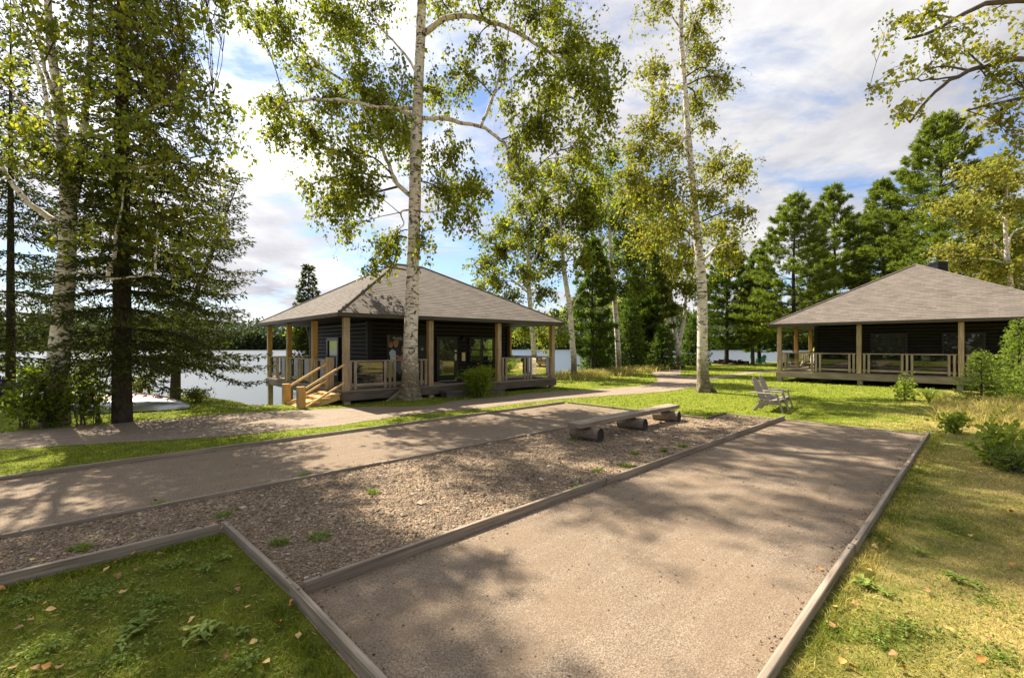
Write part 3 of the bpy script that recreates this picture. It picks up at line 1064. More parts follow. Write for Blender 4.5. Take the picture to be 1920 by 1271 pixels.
def tree(name, label, cat, Y, trunk, limbs, blobs, leafmat, bark, seed, leaf=.085, dens=210, droop=.6, group=None, base_z=0.0, twigr=.006, depth=1.0, roots=None,
         Ytop=0.0):
    """trunk [(px,py,width px)], limbs [[(px,py,dY)..., width px]], blobs [(px,py,rx,ry[,dY])] - all turned into real places round the trunk"""
    rng = np.random.default_rng(seed)
    sc = Y / F
    base = P(trunk[0][0], trunk[0][1], Y)
    root = thing(name, base, label, cat, group)
    mb = MB()
    py0, py1 = trunk[0][1], trunk[-1][1]
    tp = np.array([[*P(x, y, Y + Ytop * (py0 - y) / max(1, py0 - py1)), max(.5, w) * sc / 2] for x, y, w in trunk])
    tp[0, 2] -= .12
    tl = polyline(tp, max(10, len(tp) * 5))
    mb.tube(tl[:, :3], np.maximum(tl[:, 3], .004), 14, wob=.03)
    sk = [tl]
    for lm in limbs:
        w = lm[-1]
        pts = np.array([P(x, y, Y + dy) for x, y, dy in lm[:-1]])
        # the limb starts inside the trunk
        k = np.argmin(np.linalg.norm(tl[:, :3] - pts[0], axis=1))
        if np.linalg.norm(tl[k, :3] - pts[0]) < 1.2:
            pts[0] = tl[k, :3]
        r = np.linspace(w, w * .3, len(pts)) * sc / 2
        ln = polyline(np.column_stack([pts, r]), len(pts) * 4)
        ln[1:-1, :3] += rng.normal(size=(len(ln) - 2, 3)) * .012
        mb.tube(ln[:, :3], np.maximum(ln[:, 3], .004), 8, v0=3)
        sk.append(ln)
    if roots:
        for ang, L, r in roots:
            d = np.array([math.cos(ang), math.sin(ang), 0])
            b0 = tl[1, :3].copy()
            gz = base[2]
            mb.tube([b0 + (0, 0, .42) + d * .05, b0 * [1, 1, 0] + [0, 0, gz + .22] + d * .24, b0 * [1, 1, 0] + [0, 0, gz + .06] + d * (.3 + L * .5), b0 * [1, 1, 0] + [0, 0, gz - .05] + d * (.3 + L)],
                    [r * .9, r, r * .7, r * .3], 8)
    skel = np.vstack(sk)
    cr = MB()
    LP, LA = [], []
    for b in blobs:
        px, py, rx, ry = b[:4]
        dy = b[4] if len(b) > 4 else rng.uniform(-1, 1) * depth * 2.0
        cY = Y + dy
        c = P(px, py, cY)
        R = np.array([rx * cY / F, max(rx, ry) * cY / F * .95 * depth, ry * cY / F])
        dd = np.linalg.norm(skel[:, :3] - c, axis=1) + np.maximum(0, skel[:, 2] - c[2] - .2) * 1.5
        k = int(np.argmin(dd))
        p0 = skel[k, :3]; L = np.linalg.norm(c - p0)
        r0 = min(skel[k, 3] * .6, .012 + .012 * L)
        mid = p0 * .5 + c * .5 + np.array([0, 0, .10 * L]) + rng.normal(size=3) * .06 * L
        br = polyline(np.column_stack([[p0, mid, c], [r0, r0 * .7, r0 * .4]]), 9)
        mb.tube(br[:, :3], np.maximum(br[:, 3], .004), 5, 1, v0=4)
        n = int(dens * (R[0] * R[2]) * 2.5 * (.75 + .5 * rng.random()))
        per = 14
        nt = max(3, n // per)
        for _ in range(nt):
            v = np.clip(rng.normal(size=3) * .52, -1.3, 1.3)
            e = c + v * R * 1.08
            s = br[rng.integers(4, 9), :3]
            m = (s + e) / 2 + np.array([0, 0, .12 * np.linalg.norm(e - s)]) + rng.normal(size=3) * .05
            tail = e + np.array([rng.normal() * .08, rng.normal() * .08, -droop * (.15 + .55 * rng.random() ** 1.5)])
            tw = polyline([s, m, e, tail], 7)
            mb.tube(tw, np.linspace(twigr, twigr * .4, 7), 3, 1, caps=False)
            q = rng.uniform(.30, 1.0, per) * 6
            i0 = np.minimum(q.astype(int), 5); f = (q - i0)[:, None]
            pos = tw[i0] * (1 - f) + tw[i0 + 1] * f + rng.normal(size=(per, 3)) * leaf * .55
            LP.append(pos)
            LA.append(unit(rng.normal(size=(per, 3))) * .75 + np.array([0, 0, -droop]))
    mb.build('trunk', [bark, 'twig_bark'], root)
    pos, ax = np.vstack(LP), np.vstack(LA)
    sz = leaf * np.clip(np.exp(rng.normal(size=len(pos)) * .28), .5, 1.6)
    leaf_cards(cr, pos, ax, sz, sz * rng.uniform(.6, .85, len(pos)), rng)
    cr.build('crown', leafmat, root)
    return root


def conifer(name, label, base, H, R, z0, mat, bark, seed, whorl=.3, per=5, spray=.09, sw=.02, tsp=.12, droop=.25, rt=.15, shape=.8, cat='tree', group=None, dens=1.0,
            gaps=.0, lean=None, twig=.5, rng_len=(.75, 1.1), trunkpts=None, side=None):
    rng = np.random.default_rng(seed)
    base = np.asarray(base, float)
    root = thing(name, base, label, cat, group)
    tp = trunkpts if trunkpts is not None else [base - (0, 0, .15), base + (0, 0, H * .5), base + (0, 0, H)]
    tp = polyline(np.asarray(tp, float), 16)
    hz = np.linspace(0, 1, 16)
    mb = MB()
    mb.tube(tp, np.maximum(rt * (1 - hz) ** .85, .012), 10, wob=.03)
    PO, AX_, = [], []
    z = z0
    while z < H - .08:
        f = (z - z0) / (H - z0)
        ctr = np.array([np.interp(z / H, hz, tp[:, i]) for i in range(3)])
        n = per if f < .85 else max(3, per - 1)
        a0 = rng.uniform(0, 6.28)
        for k in range(n):
            if rng.random() < gaps:
                continue
            az = a0 + k * 6.283 / n + rng.normal() * .25
            L = R * (1 - f) ** shape * rng.uniform(*rng_len) + .06
            if side is not None:
                L *= 1 + side[1] * math.cos(az - side[0])
            d = np.array([math.cos(az), math.sin(az), 0])
            up = .35 * f - droop * (1 - f)
            b = polyline([ctr, ctr + d * L * .4 + (0, 0, (up * .5 + .02) * L * .5), ctr + d * L * .8 + (0, 0, up * L * .85), ctr + d * L + (0, 0, (up + .06) * L)], 8)
            mb.tube(b, np.linspace(max(.006, rt * .16 * (1 - f * .6)), .003, 8), 4, caps=False)
            nt = max(2, int(L / tsp))
            sd = np.array([-d[1], d[0], 0])
            for i in range(nt):
                u = .06 + .94 * (i + rng.random()) / nt
                o = np.array([np.interp(u * 7, np.arange(8), b[:, j]) for j in range(3)])
                for sg in (-1, 1):
                    tl = twig * min(L, 2.2) * (1.05 - u) * .75 * rng.uniform(.5, 1.1) + spray * .8
                    td = unit(d * .75 + sd * sg * .8 + np.array([0, 0, -.30 * (1 if droop > .1 else .4) + .25 * rng.normal() * .7]))
                    m = max(2, int(tl / spray * 2.2 * dens))
                    w = rng.random(m)
                    PO.append(o + td * (w * tl)[:, None] + np.array([0, 0, -.15]) * ((w * tl) ** 2)[:, None] + rng.normal(size=(m, 3)) * spray * .12)
                    AX_.append(td + rng.normal(size=(m, 3)) * .55)
            m = max(2, int(4 * dens))
            PO.append(b[-1] + rng.normal(size=(m, 3)) * .03); AX_.append(d + rng.normal(size=(m, 3)) * .4)
        z += whorl * rng.uniform(.7, 1.3) * (1 - .45 * f)
        base_tilt = rng.normal() * .1; droop = max(-.1, droop * rng.uniform(.92, 1.08) + base_tilt * .02)
    m = 8
    PO.append(tp[-1] + np.array([0, 0, -1.0]) * (rng.random(m) * spray * 3)[:, None]); AX_.append(np.array([0, 0, .8]) + rng.normal(size=(m, 3)) * .4)
    mb.build('trunk', bark, root)
    cr = MB()
    pos, ax = np.vstack(PO), np.vstack(AX_)
    sz = spray * rng.uniform(.7, 1.3, len(pos))
    leaf_cards(cr, pos, ax, sz, sw * rng.uniform(.7, 1.3, len(pos)), rng, .05)
    cr.build('crown', mat, root)
    return root


def pine(name, label, base, H, R, z0, seed, mat='pine_needle', rt=.2, group=None, per=5, whorl=.75, tuft=.26, tw=.045, npt=12, shape=.75, spread=1.0, gaps=.08):
    """white pine: open whorls of rising limbs that carry soft tufts"""
    rng = np.random.default_rng(seed)
    base = np.asarray(base, float)
    root = thing(name, base, label, 'tree', group)
    mb = MB()
    tp = polyline([base - (0, 0, .2), base + (rng.normal() * .15, 0, H * .5), base + (0, 0, H)], 14)
    hz = np.linspace(0, 1, 14)
    mb.tube(tp, np.maximum(rt * (1 - hz) ** .9, .02), 9, wob=.03)
    C, D = [], []
    z = z0
    while z < H - .15:
        f = (z - z0) / (H - z0)
        ctr = np.array([np.interp(z / H, hz, tp[:, i]) for i in range(3)])
        a0 = rng.uniform(0, 6.28)
        for k in range(per):
            if rng.random() < gaps:
                continue
            az = a0 + k * 6.283 / per + rng.normal() * .3
            prof = (1 - f) ** shape * (.55 + .45 * min(1, f / .18))
            L = R * prof * rng.uniform(.65, 1.15) + .25
            d = np.array([math.cos(az), math.sin(az), 0])
            up = .12 + .75 * f ** 1.5
            b = polyline([ctr, ctr + d * L * .45 + (0, 0, up * L * .30), ctr + d * L + (0, 0, up * L * .8 + .1)], 8)
            mb.tube(b, np.linspace(max(.012, rt * .22 * (1 - f * .7)), .006, 8), 4, caps=False)
            sd = np.array([-d[1], d[0], 0])
            nt = max(6, int(L * 12))
            for i in range(nt):
                u = .28 + .72 * rng.random() ** .75
                o = np.array([np.interp(u * 7, np.arange(8), b[:, j]) for j in range(3)])
                off = sd * rng.normal() * .26 * L * (1.15 - u) * spread + np.array([0, 0, rng.uniform(-.04, .10)]) + d * rng.normal() * .08
                C.append(o + off); D.append(unit(d * .9 + off * .7 + np.array([0, 0, .45])))
        z += whorl * rng.uniform(.8, 1.2) * (1 - .5 * f)
    C.append(tp[-1]); D.append(np.array([0, 0, 1.0]))
    C, D = np.array(C), np.array(D)
    mb.build('trunk', 'spruce_bark', root)
    N = len(C)
    pos = np.repeat(C, npt, 0) + rng.normal(size=(N * npt, 3)) * .045
    ax = np.repeat(D, npt, 0) * 1.0 + unit(rng.normal(size=(N * npt, 3))) * .72
    cr = MB()
    sz = tuft * rng.uniform(.6, 1.2, len(pos))
    leaf_cards(cr, pos, ax, sz, tw, rng, .04)
    cr.build('crown', mat, root)
    return root


def leafy_bush(name, label, base, rx, rz, n, leaf, mat, seed, stems=9, cat='bush', group=None, flat=False, bark='grey_bark', wide=.75):
    rng = np.random.default_rng(seed)
    base = np.asarray(base, float)
    root = thing(name, base, label, cat, group)
    mb = MB(); PO, AX_ = [], []
    per = max(4, n // (stems * 5))
    for i in range(stems):
        az = rng.uniform(0, 6.28)
        tip = base + np.array([math.cos(az) * rx * rng.uniform(.1, .9), math.sin(az) * rx * rng.uniform(.1, .9), rz * rng.uniform(.6, 1.0)])
        st = polyline([base + rng.normal(size=3) * [.05, .05, 0] - (0, 0, .05), base * .5 + tip * .5 + (0, 0, rz * .12), tip], 8)
        mb.tube(st, np.linspace(.012, .004, 8), 5, caps=False)
        for j in range(5):
            o = st[rng.integers(3, 8)]
            e = o + rng.normal(size=3) * [rx * .3, rx * .3, rz * .16]
            mb.tube([o, (o + e) / 2 + (0, 0, .03), e], [.005, .004, .002], 3, caps=False)
            w = rng.random(per)[:, None]
            pos = o + (e - o) * w + rng.normal(size=(per, 3)) * leaf * .7
            PO.append(pos)
            out = unit(pos - base - np.array([0, 0, rz * .3]))
            AX_.append(out * .7 + rng.normal(size=(per, 3)) * .5)
    mb.build('stems', bark, root)
    cr = MB()
    pos, ax = np.vstack(PO), np.vstack(AX_)
    pos[:, 2] = np.maximum(pos[:, 2], base[2] + .03)
    sz = leaf * rng.uniform(.6, 1.25, len(pos))
    leaf_cards(cr, pos, ax, sz, sz * wide, rng)
    cr.build('foliage', mat, root)
    return root


def blades(name, x, y, z, h, w, mat, rng, lean=.6, parent=None):
    """grass blades: one quad and one tip triangle each"""
    N = len(x)
    p = np.stack([x, y, z], 1)
    az = rng.uniform(0, 6.283, N); sd = np.stack([np.cos(az), np.sin(az), np.zeros(N)], 1)
    ln = rng.normal(size=(N, 2)) * lean
    H = h * rng.uniform(.5, 1.3, N)
    d1 = np.stack([ln[:, 0] * H * .25, ln[:, 1] * H * .25, H * .55], 1)
    d2 = np.stack([ln[:, 0] * H * .8, ln[:, 1] * H * .8, H * .95], 1)
    hw = (w * .5 * rng.uniform(.7, 1.3, N))[:, None]
    V = np.stack([p - sd * hw, p + sd * hw, p + d1 + sd * hw * .8, p + d1 - sd * hw * .8, p + d2], 1)
    i = np.arange(N) * 5
    mb = MB()
    mb.add(V.reshape(-1, 3), np.stack([i, i + 1, i + 2, i + 3], 1), np.stack([i + 3, i + 2, i + 4], 1))
    return mb.build(name, mat, parent, None)


def lawn():
    rng = np.random.default_rng(21)
    xs, ys, hs, ws = [], [], [], []
    cabs = [[LW(-.2, -.1, 0), LW(9.1, -.1, 0), LW(9.1, 8.6, 0), LW(-.2, 8.6, 0)], [RW(-.2, -.1, 0), RW(10.1, -.1, 0), RW(10.1, 10.1, 0), RW(-.2, 10.1, 0)]]
    for y0, y1, den, h, w in ((1.6, 3.2, 6000, .024, .0040), (3.2, 5, 3400, .025, .0052), (5, 8, 1500, .026, .0075), (8, 12, 600, .028, .012), (12, 20, 190, .032, .020),
                              (20, 40, 40, .045, .04)):
        A = 1.24 * (y1 ** 2 - y0 ** 2)
        n = int(A * den)
        y = np.sqrt(rng.uniform(y0 ** 2, y1 ** 2, n)); x = y * rng.uniform(-1.24, 1.24, n)
        jx, jy = rng.normal(size=n) * .012, rng.normal(size=n) * .012
        k = ~gravel_zone(x + jx, y + jy) & ~in_poly(x + jx * 4, y + jy * 4, PATH)
        for c in cabs:
            k &= ~in_poly(x, y, c)
        k &= shore_dist(x, y) < 2.0
        # thinner where the turf is worn
        wear = .5 + .5 * np.sin(x * 1.7 + 1.3 * np.sin(y * 1.1)) * np.sin(y * 1.9 + 1.1 * np.sin(x * .9))
        tt = -.694 * x + .72 * y
        k &= rng.random(n) < np.where(tt < .8, .45 + .45 * wear, .95)
        x, y = x[k], y[k]
        xs.append(x); ys.append(y); hs.append(np.full(len(x), h) * (1 + .5 * wear[k])); ws.append(np.full(len(x), w))
    x, y, h, w = map(np.concatenate, (xs, ys, hs, ws))
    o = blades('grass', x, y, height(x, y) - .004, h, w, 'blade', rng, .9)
    o['kind'] = 'stuff'; tag(o, 'short mown lawn grass, green by the path and drier on the right', 'grass')
    # dead thatch and low clover in the turf
    n = 30000
    y = np.sqrt(rng.uniform(1.6 ** 2, 9 ** 2, n)); x = y * rng.uniform(-1.2, 1.24, n)
    k = ~gravel_zone(x, y) & ~in_poly(x, y, PATH) & (rng.random(n) < np.clip(3.2 / y, 0, 1))
    x, y = x[k], y[k]
    mb = MB(); ax = rng.normal(size=(len(x), 3)) * [1, 1, .12]
    leaf_cards(mb, np.stack([x, y, np.full(len(x), .016)], 1), ax, rng.uniform(.03, .07, len(x)), .005, rng, .1)
    o = mb.build('thatch', 'dry_grass', None, 'stuff'); tag(o, 'dead straw coloured grass bits lying in the lawn', 'thatch')
    PO = []
    for cx_, cy_, R, m in [(*G(px, py)[:2], R, m) for px, py, R, m in ((300, 1130, .22, 260), (180, 1120, .25, 240), (90, 1220, .28, 320), (330, 1060, .18, 160), (470, 1240, .22, 220), (40, 1130, .22, 180), (230, 1240, .25, 260),
                                                                    (1700, 1180, .3, 260), (1850, 1130, .35, 240), (1780, 980, .4, 220), (1640, 1200, .25, 180), (1880, 1240, .3, 260), (1730, 920, .4, 160))]:
        a = rng.uniform(0, 6.28, m); q = R * np.abs(rng.normal(size=m)) * .6
        PO.append(np.stack([cx_ + q * np.cos(a), cy_ + q * np.sin(a), rng.uniform(.018, .04, m)], 1))
    PO = np.vstack(PO)
    mb = MB(); ax = rng.normal(size=PO.shape) * [1, 1, .15]
    leaf_cards(mb, PO, ax, rng.uniform(.014, .03, len(PO)), rng.uniform(.012, .022, len(PO)), rng, .15)
    o = mb.build('clover', 'weed_leaf', None, 'stuff'); tag(o, 'low clover leaves growing in loose patches of the near lawn', 'clover')
    # grass along timber edges grows longer
    xs, ys = [], []
    for (a, b, n, off) in (((1.2, .72), (12.4, .70), 9000, -.05), ((-6, 9.22), (11, 9.1), 5000, .05), ((1.02, 3.4), (1.06, 1), 1800, -.02), ((-3, 5.0), (.98, 5.0), 2500, -.03)):
        f = rng.random(n)
        p = np.array([ST(*a) + (ST(*b) - ST(*a)) * t for t in f])
        o2 = np.abs(rng.normal(size=n)) * .07 * np.sign(off)
        nrm = Vv if abs(a[0] - b[0]) > .3 else -U
        xs.append(p[:, 0] + nrm[0] * o2 * (1 if abs(a[0] - b[0]) > .3 else -1)); ys.append(p[:, 1] + nrm[1] * o2 * (1 if abs(a[0] - b[0]) > .3 else -1))
    x, y = np.concatenate(xs), np.concatenate(ys)
    dist = np.hypot(x, y)
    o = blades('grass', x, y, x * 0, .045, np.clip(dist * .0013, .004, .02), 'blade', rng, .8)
    o['kind'] = 'stuff'; tag(o, 'longer uncut grass along the outer sides of the timber edging', 'grass')
    # tall dry grass on the shore beyond the left cabin and round the right shrubs
    n = 5200
    a, b = G(1050, 712)[:2], G(1250, 690)[:2]
    f = rng.random(n)
    x = a[0] + (b[0] - a[0]) * f + rng.normal(size=n) * .8; y = a[1] + (b[1] - a[1]) * f + rng.normal(size=n) * .9 + .6
    k = shore_dist(x, y) < 1.8
    x, y = x[k], y[k]
    o = blades('grass', x, y, height(x, y) - .02, .42, .035, 'dry_grass', rng, .6)
    o['kind'] = 'stuff'; tag(o, 'tall yellow grass on the shore behind the birch trunks', 'grass')
    n = 5500
    y = rng.uniform(7.5, 14.6, n); x = y * rng.uniform(.93, 1.2, n)
    k = (np.sin(x * 1.3) + np.sin(y * 1.7 + 1) + .5 * (x - 10.5) > -.4)
    x, y = x[k], y[k]
    o = blades('grass', x, y, x * 0 - .01, .36, .014, 'dry_grass', rng, .7)
    o['kind'] = 'stuff'; tag(o, 'tall pale dry grass in front of the right cabin', 'grass')


def pebbles():
    rng = np.random.default_rng(31)
    xs, ys, sz = [], [], []
    for y0, y1, den, r in ((2.5, 4.5, 2600, .0052), (4.5, 6.5, 1200, .0068), (6.5, 10, 420, .009), (10, 14, 110, .012)):
        n = int(1.24 * (y1 ** 2 - y0 ** 2) * den)
        y = np.sqrt(rng.uniform(y0 ** 2, y1 ** 2, n)); x = y * rng.uniform(-1.2, .9, n)
        s = x * .72 + y * .694; t = -x * .694 + y * .72
        k = ((t > 3.44) & (t < 6.33) & (s > 1.12) & (s < 11.0)) | ((t > 5.13) & (t < 6.33) & (s <= 1.12)) | ((t > 3.44) & (t < 4.64) & (s > 11) & (s < 12.3))
        xs.append(x[k]); ys.append(y[k]); sz.append(np.full(k.sum(), r))
    x, y, r = map(np.concatenate, (xs, ys, sz))
    N = len(x)
    r = r * np.exp(rng.normal(size=N) * .5)
    O = np.array([(1, 0, 0), (0, 1, 0), (-1, 0, 0), (0, -1, 0), (0, 0, .7), (0, 0, -.7)], float)
    az = rng.uniform(0, 6.28, N); ca, sa = np.cos(az), np.sin(az)
    V = O[None] * (1 + rng.normal(size=(N, 6, 3)) * .22) * r[:, None, None]
    V[:, :, 0] *= 1.3
    X = V[..., 0] * ca[:, None] - V[..., 1] * sa[:, None] + x[:, None]
    Y = V[..., 0] * sa[:, None] + V[..., 1] * ca[:, None] + y[:, None]
    Z = V[..., 2] + .006 + r[:, None] * .25
    Tm = np.array([(0, 1, 4), (1, 2, 4), (2, 3, 4), (3, 0, 4), (1, 0, 5), (2, 1, 5), (3, 2, 5), (0, 3, 5)])
    tr = (np.arange(N)[:, None, None] * 6 + Tm[None]).reshape(-1, 3)
    mb = MB()
    mb.add(np.stack([X, Y, Z], -1).reshape(-1, 3), None, tr)
    o = mb.build('gravel', 'pebble', None, 'stuff')
    tag(o, 'loose coarse gravel stones in the bed between the courts', 'gravel')


def far_forest():
    rng = np.random.default_rng(41)
    n = 2600
    ang = np.radians(rng.uniform(-54, 34, n)); r = 357 + 200 * rng.random(n) ** 1.7
    x, y = r * np.sin(ang), r * np.cos(ang)
    z = height(x, y)
    mb = MB()
    PO, AX_, S = [], [], []
    for i in range(n):
        con = rng.random() < .55
        H = rng.uniform(9, 17) if con else rng.uniform(8, 14)
        m = 60
        f = rng.random(m) ** (1.1 if con else 1)
        a = rng.uniform(0, 6.28, m)
        if con:
            R = (1 - f) * H * .2 + .3
        else:
            R = np.sqrt(np.maximum(.02, 1 - (2 * f - 1) ** 2)) * H * .34
        R = R * rng.random(m) ** .4
        p = np.stack([x[i] + R * np.cos(a), y[i] + R * np.sin(a), z[i] + f * H + (0 if con else 1)], 1)
        PO.append(p); AX_.append(np.stack([np.cos(a), np.sin(a), rng.normal(size=m) * .6 - (.3 if con else -.1)], 1))
        S.append(np.full(m, 2.3 if con else 2.6) * (1.15 - .6 * f if con else 1))
    p, a, s = np.vstack(PO), np.vstack(AX_), np.concatenate(S)
    leaf_cards(mb, p, a, s, s * .75, rng, .1)
    o = mb.build('forest', 'far_foliage', None, 'stuff')
    tag(o, 'distant wooded hills on the far shore of the lake', 'forest')


# ------------------------------------------------------------------ furniture
def adirondack(mat, label, group, loc, rz):
    root = thing('garden_chair', (0, 0, 0), label, 'chair', group)
    ORG[root.name] = np.zeros(3)
    m = MB()
    for i in range(5):
        x = .12 + i * .098
        m.box([x, 0, .275 + .012 * abs(i - 2)], (.045, .27, .011), None, .004)
    m.build('seat', mat, root)
    m = MB()
    d = unit(np.array([-.235, 0, .60])); n = np.array([d[2], 0, -d[0]])
    for i in range(5):
        yy = (i - 2) * .102
        top = .66 - .035 * (i - 2) ** 2
        p0 = np.array([.135, yy * .82, .25]); p1 = p0 + d * top + np.array([0, yy * .22, 0])
        m.beam(p0, p1, .096, .022, .006, up=n)
    for f in (.15, .52):
        c = np.array([.135, 0, .25]) + d * f - n * .024
        m.beam(c - (0, .24, 0), c + (0, .24, 0), .06, .02, .004, up=n)
    m.build('backrest', mat, root)
    for s in (-1, 1):
        m = MB(); m.beam([-.10, s * .315, .475], [.50, s * .315, .47], .115, .024, .008); m.build('arm', mat, root)
        m = MB(); m.beam([.50, s * .285, .458], [.64, s * .285, 0], .10, .026, .005, up=(1, 0, 0)); m.build('leg', mat, root)
        m = MB(); m.beam([.60, s * .262, .235], [.08, s * .262, .225], .028, .085, .005)
        m.beam([.15, s * .2625, .235], [-.02, s * .2625, 0], .026, .075, .005)
        m.build('leg', mat, root)
    root.location = tuple(loc); root.rotation_euler = (0, 0, rz)
    root.scale = (1.07,) * 3
    return root


def place_chair(src, mat, label, group, loc, rz):
    c = copy_tree(src)
    c.location = tuple(loc); c.rotation_euler = (0, 0, rz)
    tag(c, label, 'chair', group)
    if mat:
        for ch in c.children:
            ch.data = CH.setdefault((ch.data.name, mat), ch.data.copy())
            ch.data.materials.clear(); ch.data.materials.append(MATS[mat])
    return c


CH = {}


def bench():
    root = thing('log_bench', ST(8.6, 5.35), 'long grey plank bench resting on three short notched logs', 'bench')
    m = MB()
    for k, t in enumerate((5.21, 5.365)):
        p, q = ST(6.70, t, .312), ST(10.62, t - .015, .315)
        m.beam(p, q, .150, .09, .008)
    m.build('seat', 'grey_board', root)
    rng = np.random.default_rng(2)
    for s in (7.06, 8.68, 10.22):
        m = MB()
        a, b = ST(s + .03, 4.96, .125), ST(s - .03, 5.56, .115)
        pts = polyline([a, (a + b) / 2, b], 7)
        m.tube(pts, [.128, .13, .128, .126, .127, .124, .12], 18, 0, False, .012)
        for e, o in ((pts[0], pts[0] - pts[1]), (pts[-1], pts[-1] - pts[-2])):
            d = unit(o); u = unit(np.cross(d, [0, 0, 1])); v = np.cross(u, d)
            an = np.linspace(0, 2 * np.pi, 18, endpoint=False)
            R = [e + (u * math.cos(t) + v * math.sin(t)) * .124 + d * .001 for t in an]
            R2 = [e + (u * math.cos(t) + v * math.sin(t)) * .09 * rng.uniform(.8, 1.1) - d * .02 for t in an]
            m.add(R + R2 + [e - d * .03], [[i, (i + 1) % 18, 18 + (i + 1) % 18, 18 + i] for i in range(18)], [[18 + i, 18 + (i + 1) % 18, 36] for i in range(18)], None, 1)
        m.build('leg', ['log_bark', 'log_end'], root)


def canoe(name, mat, label, c, ang, L, W, H):
    """an upturned canoe: hull with keel, gunwale and seats"""
    c = np.asarray(c, float)
    root = thing(name, c, label, 'canoe')
    d = np.array([math.cos(ang), math.sin(ang), 0]); s = np.array([-d[1], d[0], 0]); z = np.array([0, 0, 1.0])
    K, N = 25, 13
    V = np.zeros((K, N, 3)); uv = np.zeros((K, N, 2))
    for k in range(K):
        f = -1 + 2 * k / (K - 1)
        w = W / 2 * max(.015, (1 - abs(f) ** 2.2)) ** .9
        sheer = -.0 if abs(f) < .6 else 0
        hh = H * (1 - .72 * abs(f) ** 3.4)
        for j in range(N):
            t = math.pi * j / (N - 1)
            x = math.copysign(abs(math.cos(t)) ** .75, math.cos(t)); y = abs(math.sin(t)) ** .62
            V[k, j] = c + d * f * L / 2 * (1 - .015 * (1 - y)) + s * x * w + z * (.03 + y * hh)
            uv[k, j] = (f * L / 2, t)
    idx = np.arange(K * N).reshape(K, N)
    q = np.stack([idx[:-1, :-1], idx[1:, :-1], idx[1:, 1:], idx[:-1, 1:]], -1).reshape(-1, 4)
    m = MB(); m.add(V.reshape(-1, 3), q, None, uv.reshape(-1, 2), 0, True)
    m.build('hull', mat, root)
    m = MB(); m.tube(V[:, N // 2] + z * .008, .012, 6); m.build('keel', mat, root)
    m = MB()
    for j in (0, N - 1):
        m.tube(V[:, j], .018, 6)
    m.build('gunwale', 'black_frame' if 'metal' in mat else mat, root)
    for f in (-.35, .3):
        m = MB(); m.beam(c + d * f * L / 2 - s * W * .38 + z * .06, c + d * f * L / 2 + s * W * .38 + z * .06, .2, .03); m.build('thwart', 'grey_board', root)


# ------------------------------------------------------------------ assemble
build_ground()
build_courts()

cA, cB, cC = np.array([-5.1, 13.8]), np.array([1.83, 19.4]), np.array([-10.8, 20.0])
LW = cabin(cA, unit(cB - cA), unit(cC - cA), np.linalg.norm(cB - cA), np.linalg.norm(cC - cA), .42, 2.66, 5.26, 'cabin',
           'dark log cabin over the lake with stairs, poster and hipped shingle roof', True)
RW = cabin((13.4, 22.9), (.7071, -.7071), (.7071, .7071), 9.9, 9.9, .53, 2.75, 5.88, 'cabin', 'dark cabin with chimney and empty porch behind the young firs', False)

bench()
c1 = G(1421, 768)
ch = adirondack('chair_taupe', 'nearer of two taupe slatted garden chairs on the lawn', 'taupe chairs on the lawn', c1, math.radians(-43))
place_chair(ch, None, 'farther of two taupe slatted garden chairs, partly behind the other', 'taupe chairs on the lawn', c1 + np.array([.52, .62, 0]), math.radians(-41))
place_chair(ch, 'chair_green', 'green garden chair by far shore turned away from the lake', 'green chairs by the far shore', G(1432, 683), math.radians(200))
place_chair(ch, 'chair_green', 'green garden chair by far shore seen side on, farther from cabin', 'green chairs by the far shore', G(1408, 682), math.radians(-15))
place_chair(ch, 'chair_white', 'white garden chair beyond the porch rail of the chimney cabin', 'chairs past the right cabin', G(1483, 685), math.radians(220))
place_chair(ch, 'chair_violet', 'violet garden chair at the water past the dark bushes', None, G(-4, 763), math.radians(150))
p = RW(.9, 3.6, .53)
place_chair(ch, 'chair_taupe', 'greyish garden chair standing on the porch of the chimney cabin', None, p, math.radians(200))

canoe('canoe', 'canoe_metal', 'upturned silver aluminium canoe on grass behind the spruce trunk', [-10.7, 12.45, -.02], math.radians(16), 3.2, .84, .35)
canoe('canoe', 'canoe_red', 'upturned dark red canoe lying behind the silver canoe', [-11.3, 13.0, -.02], math.radians(16), 3.0, .84, .40)

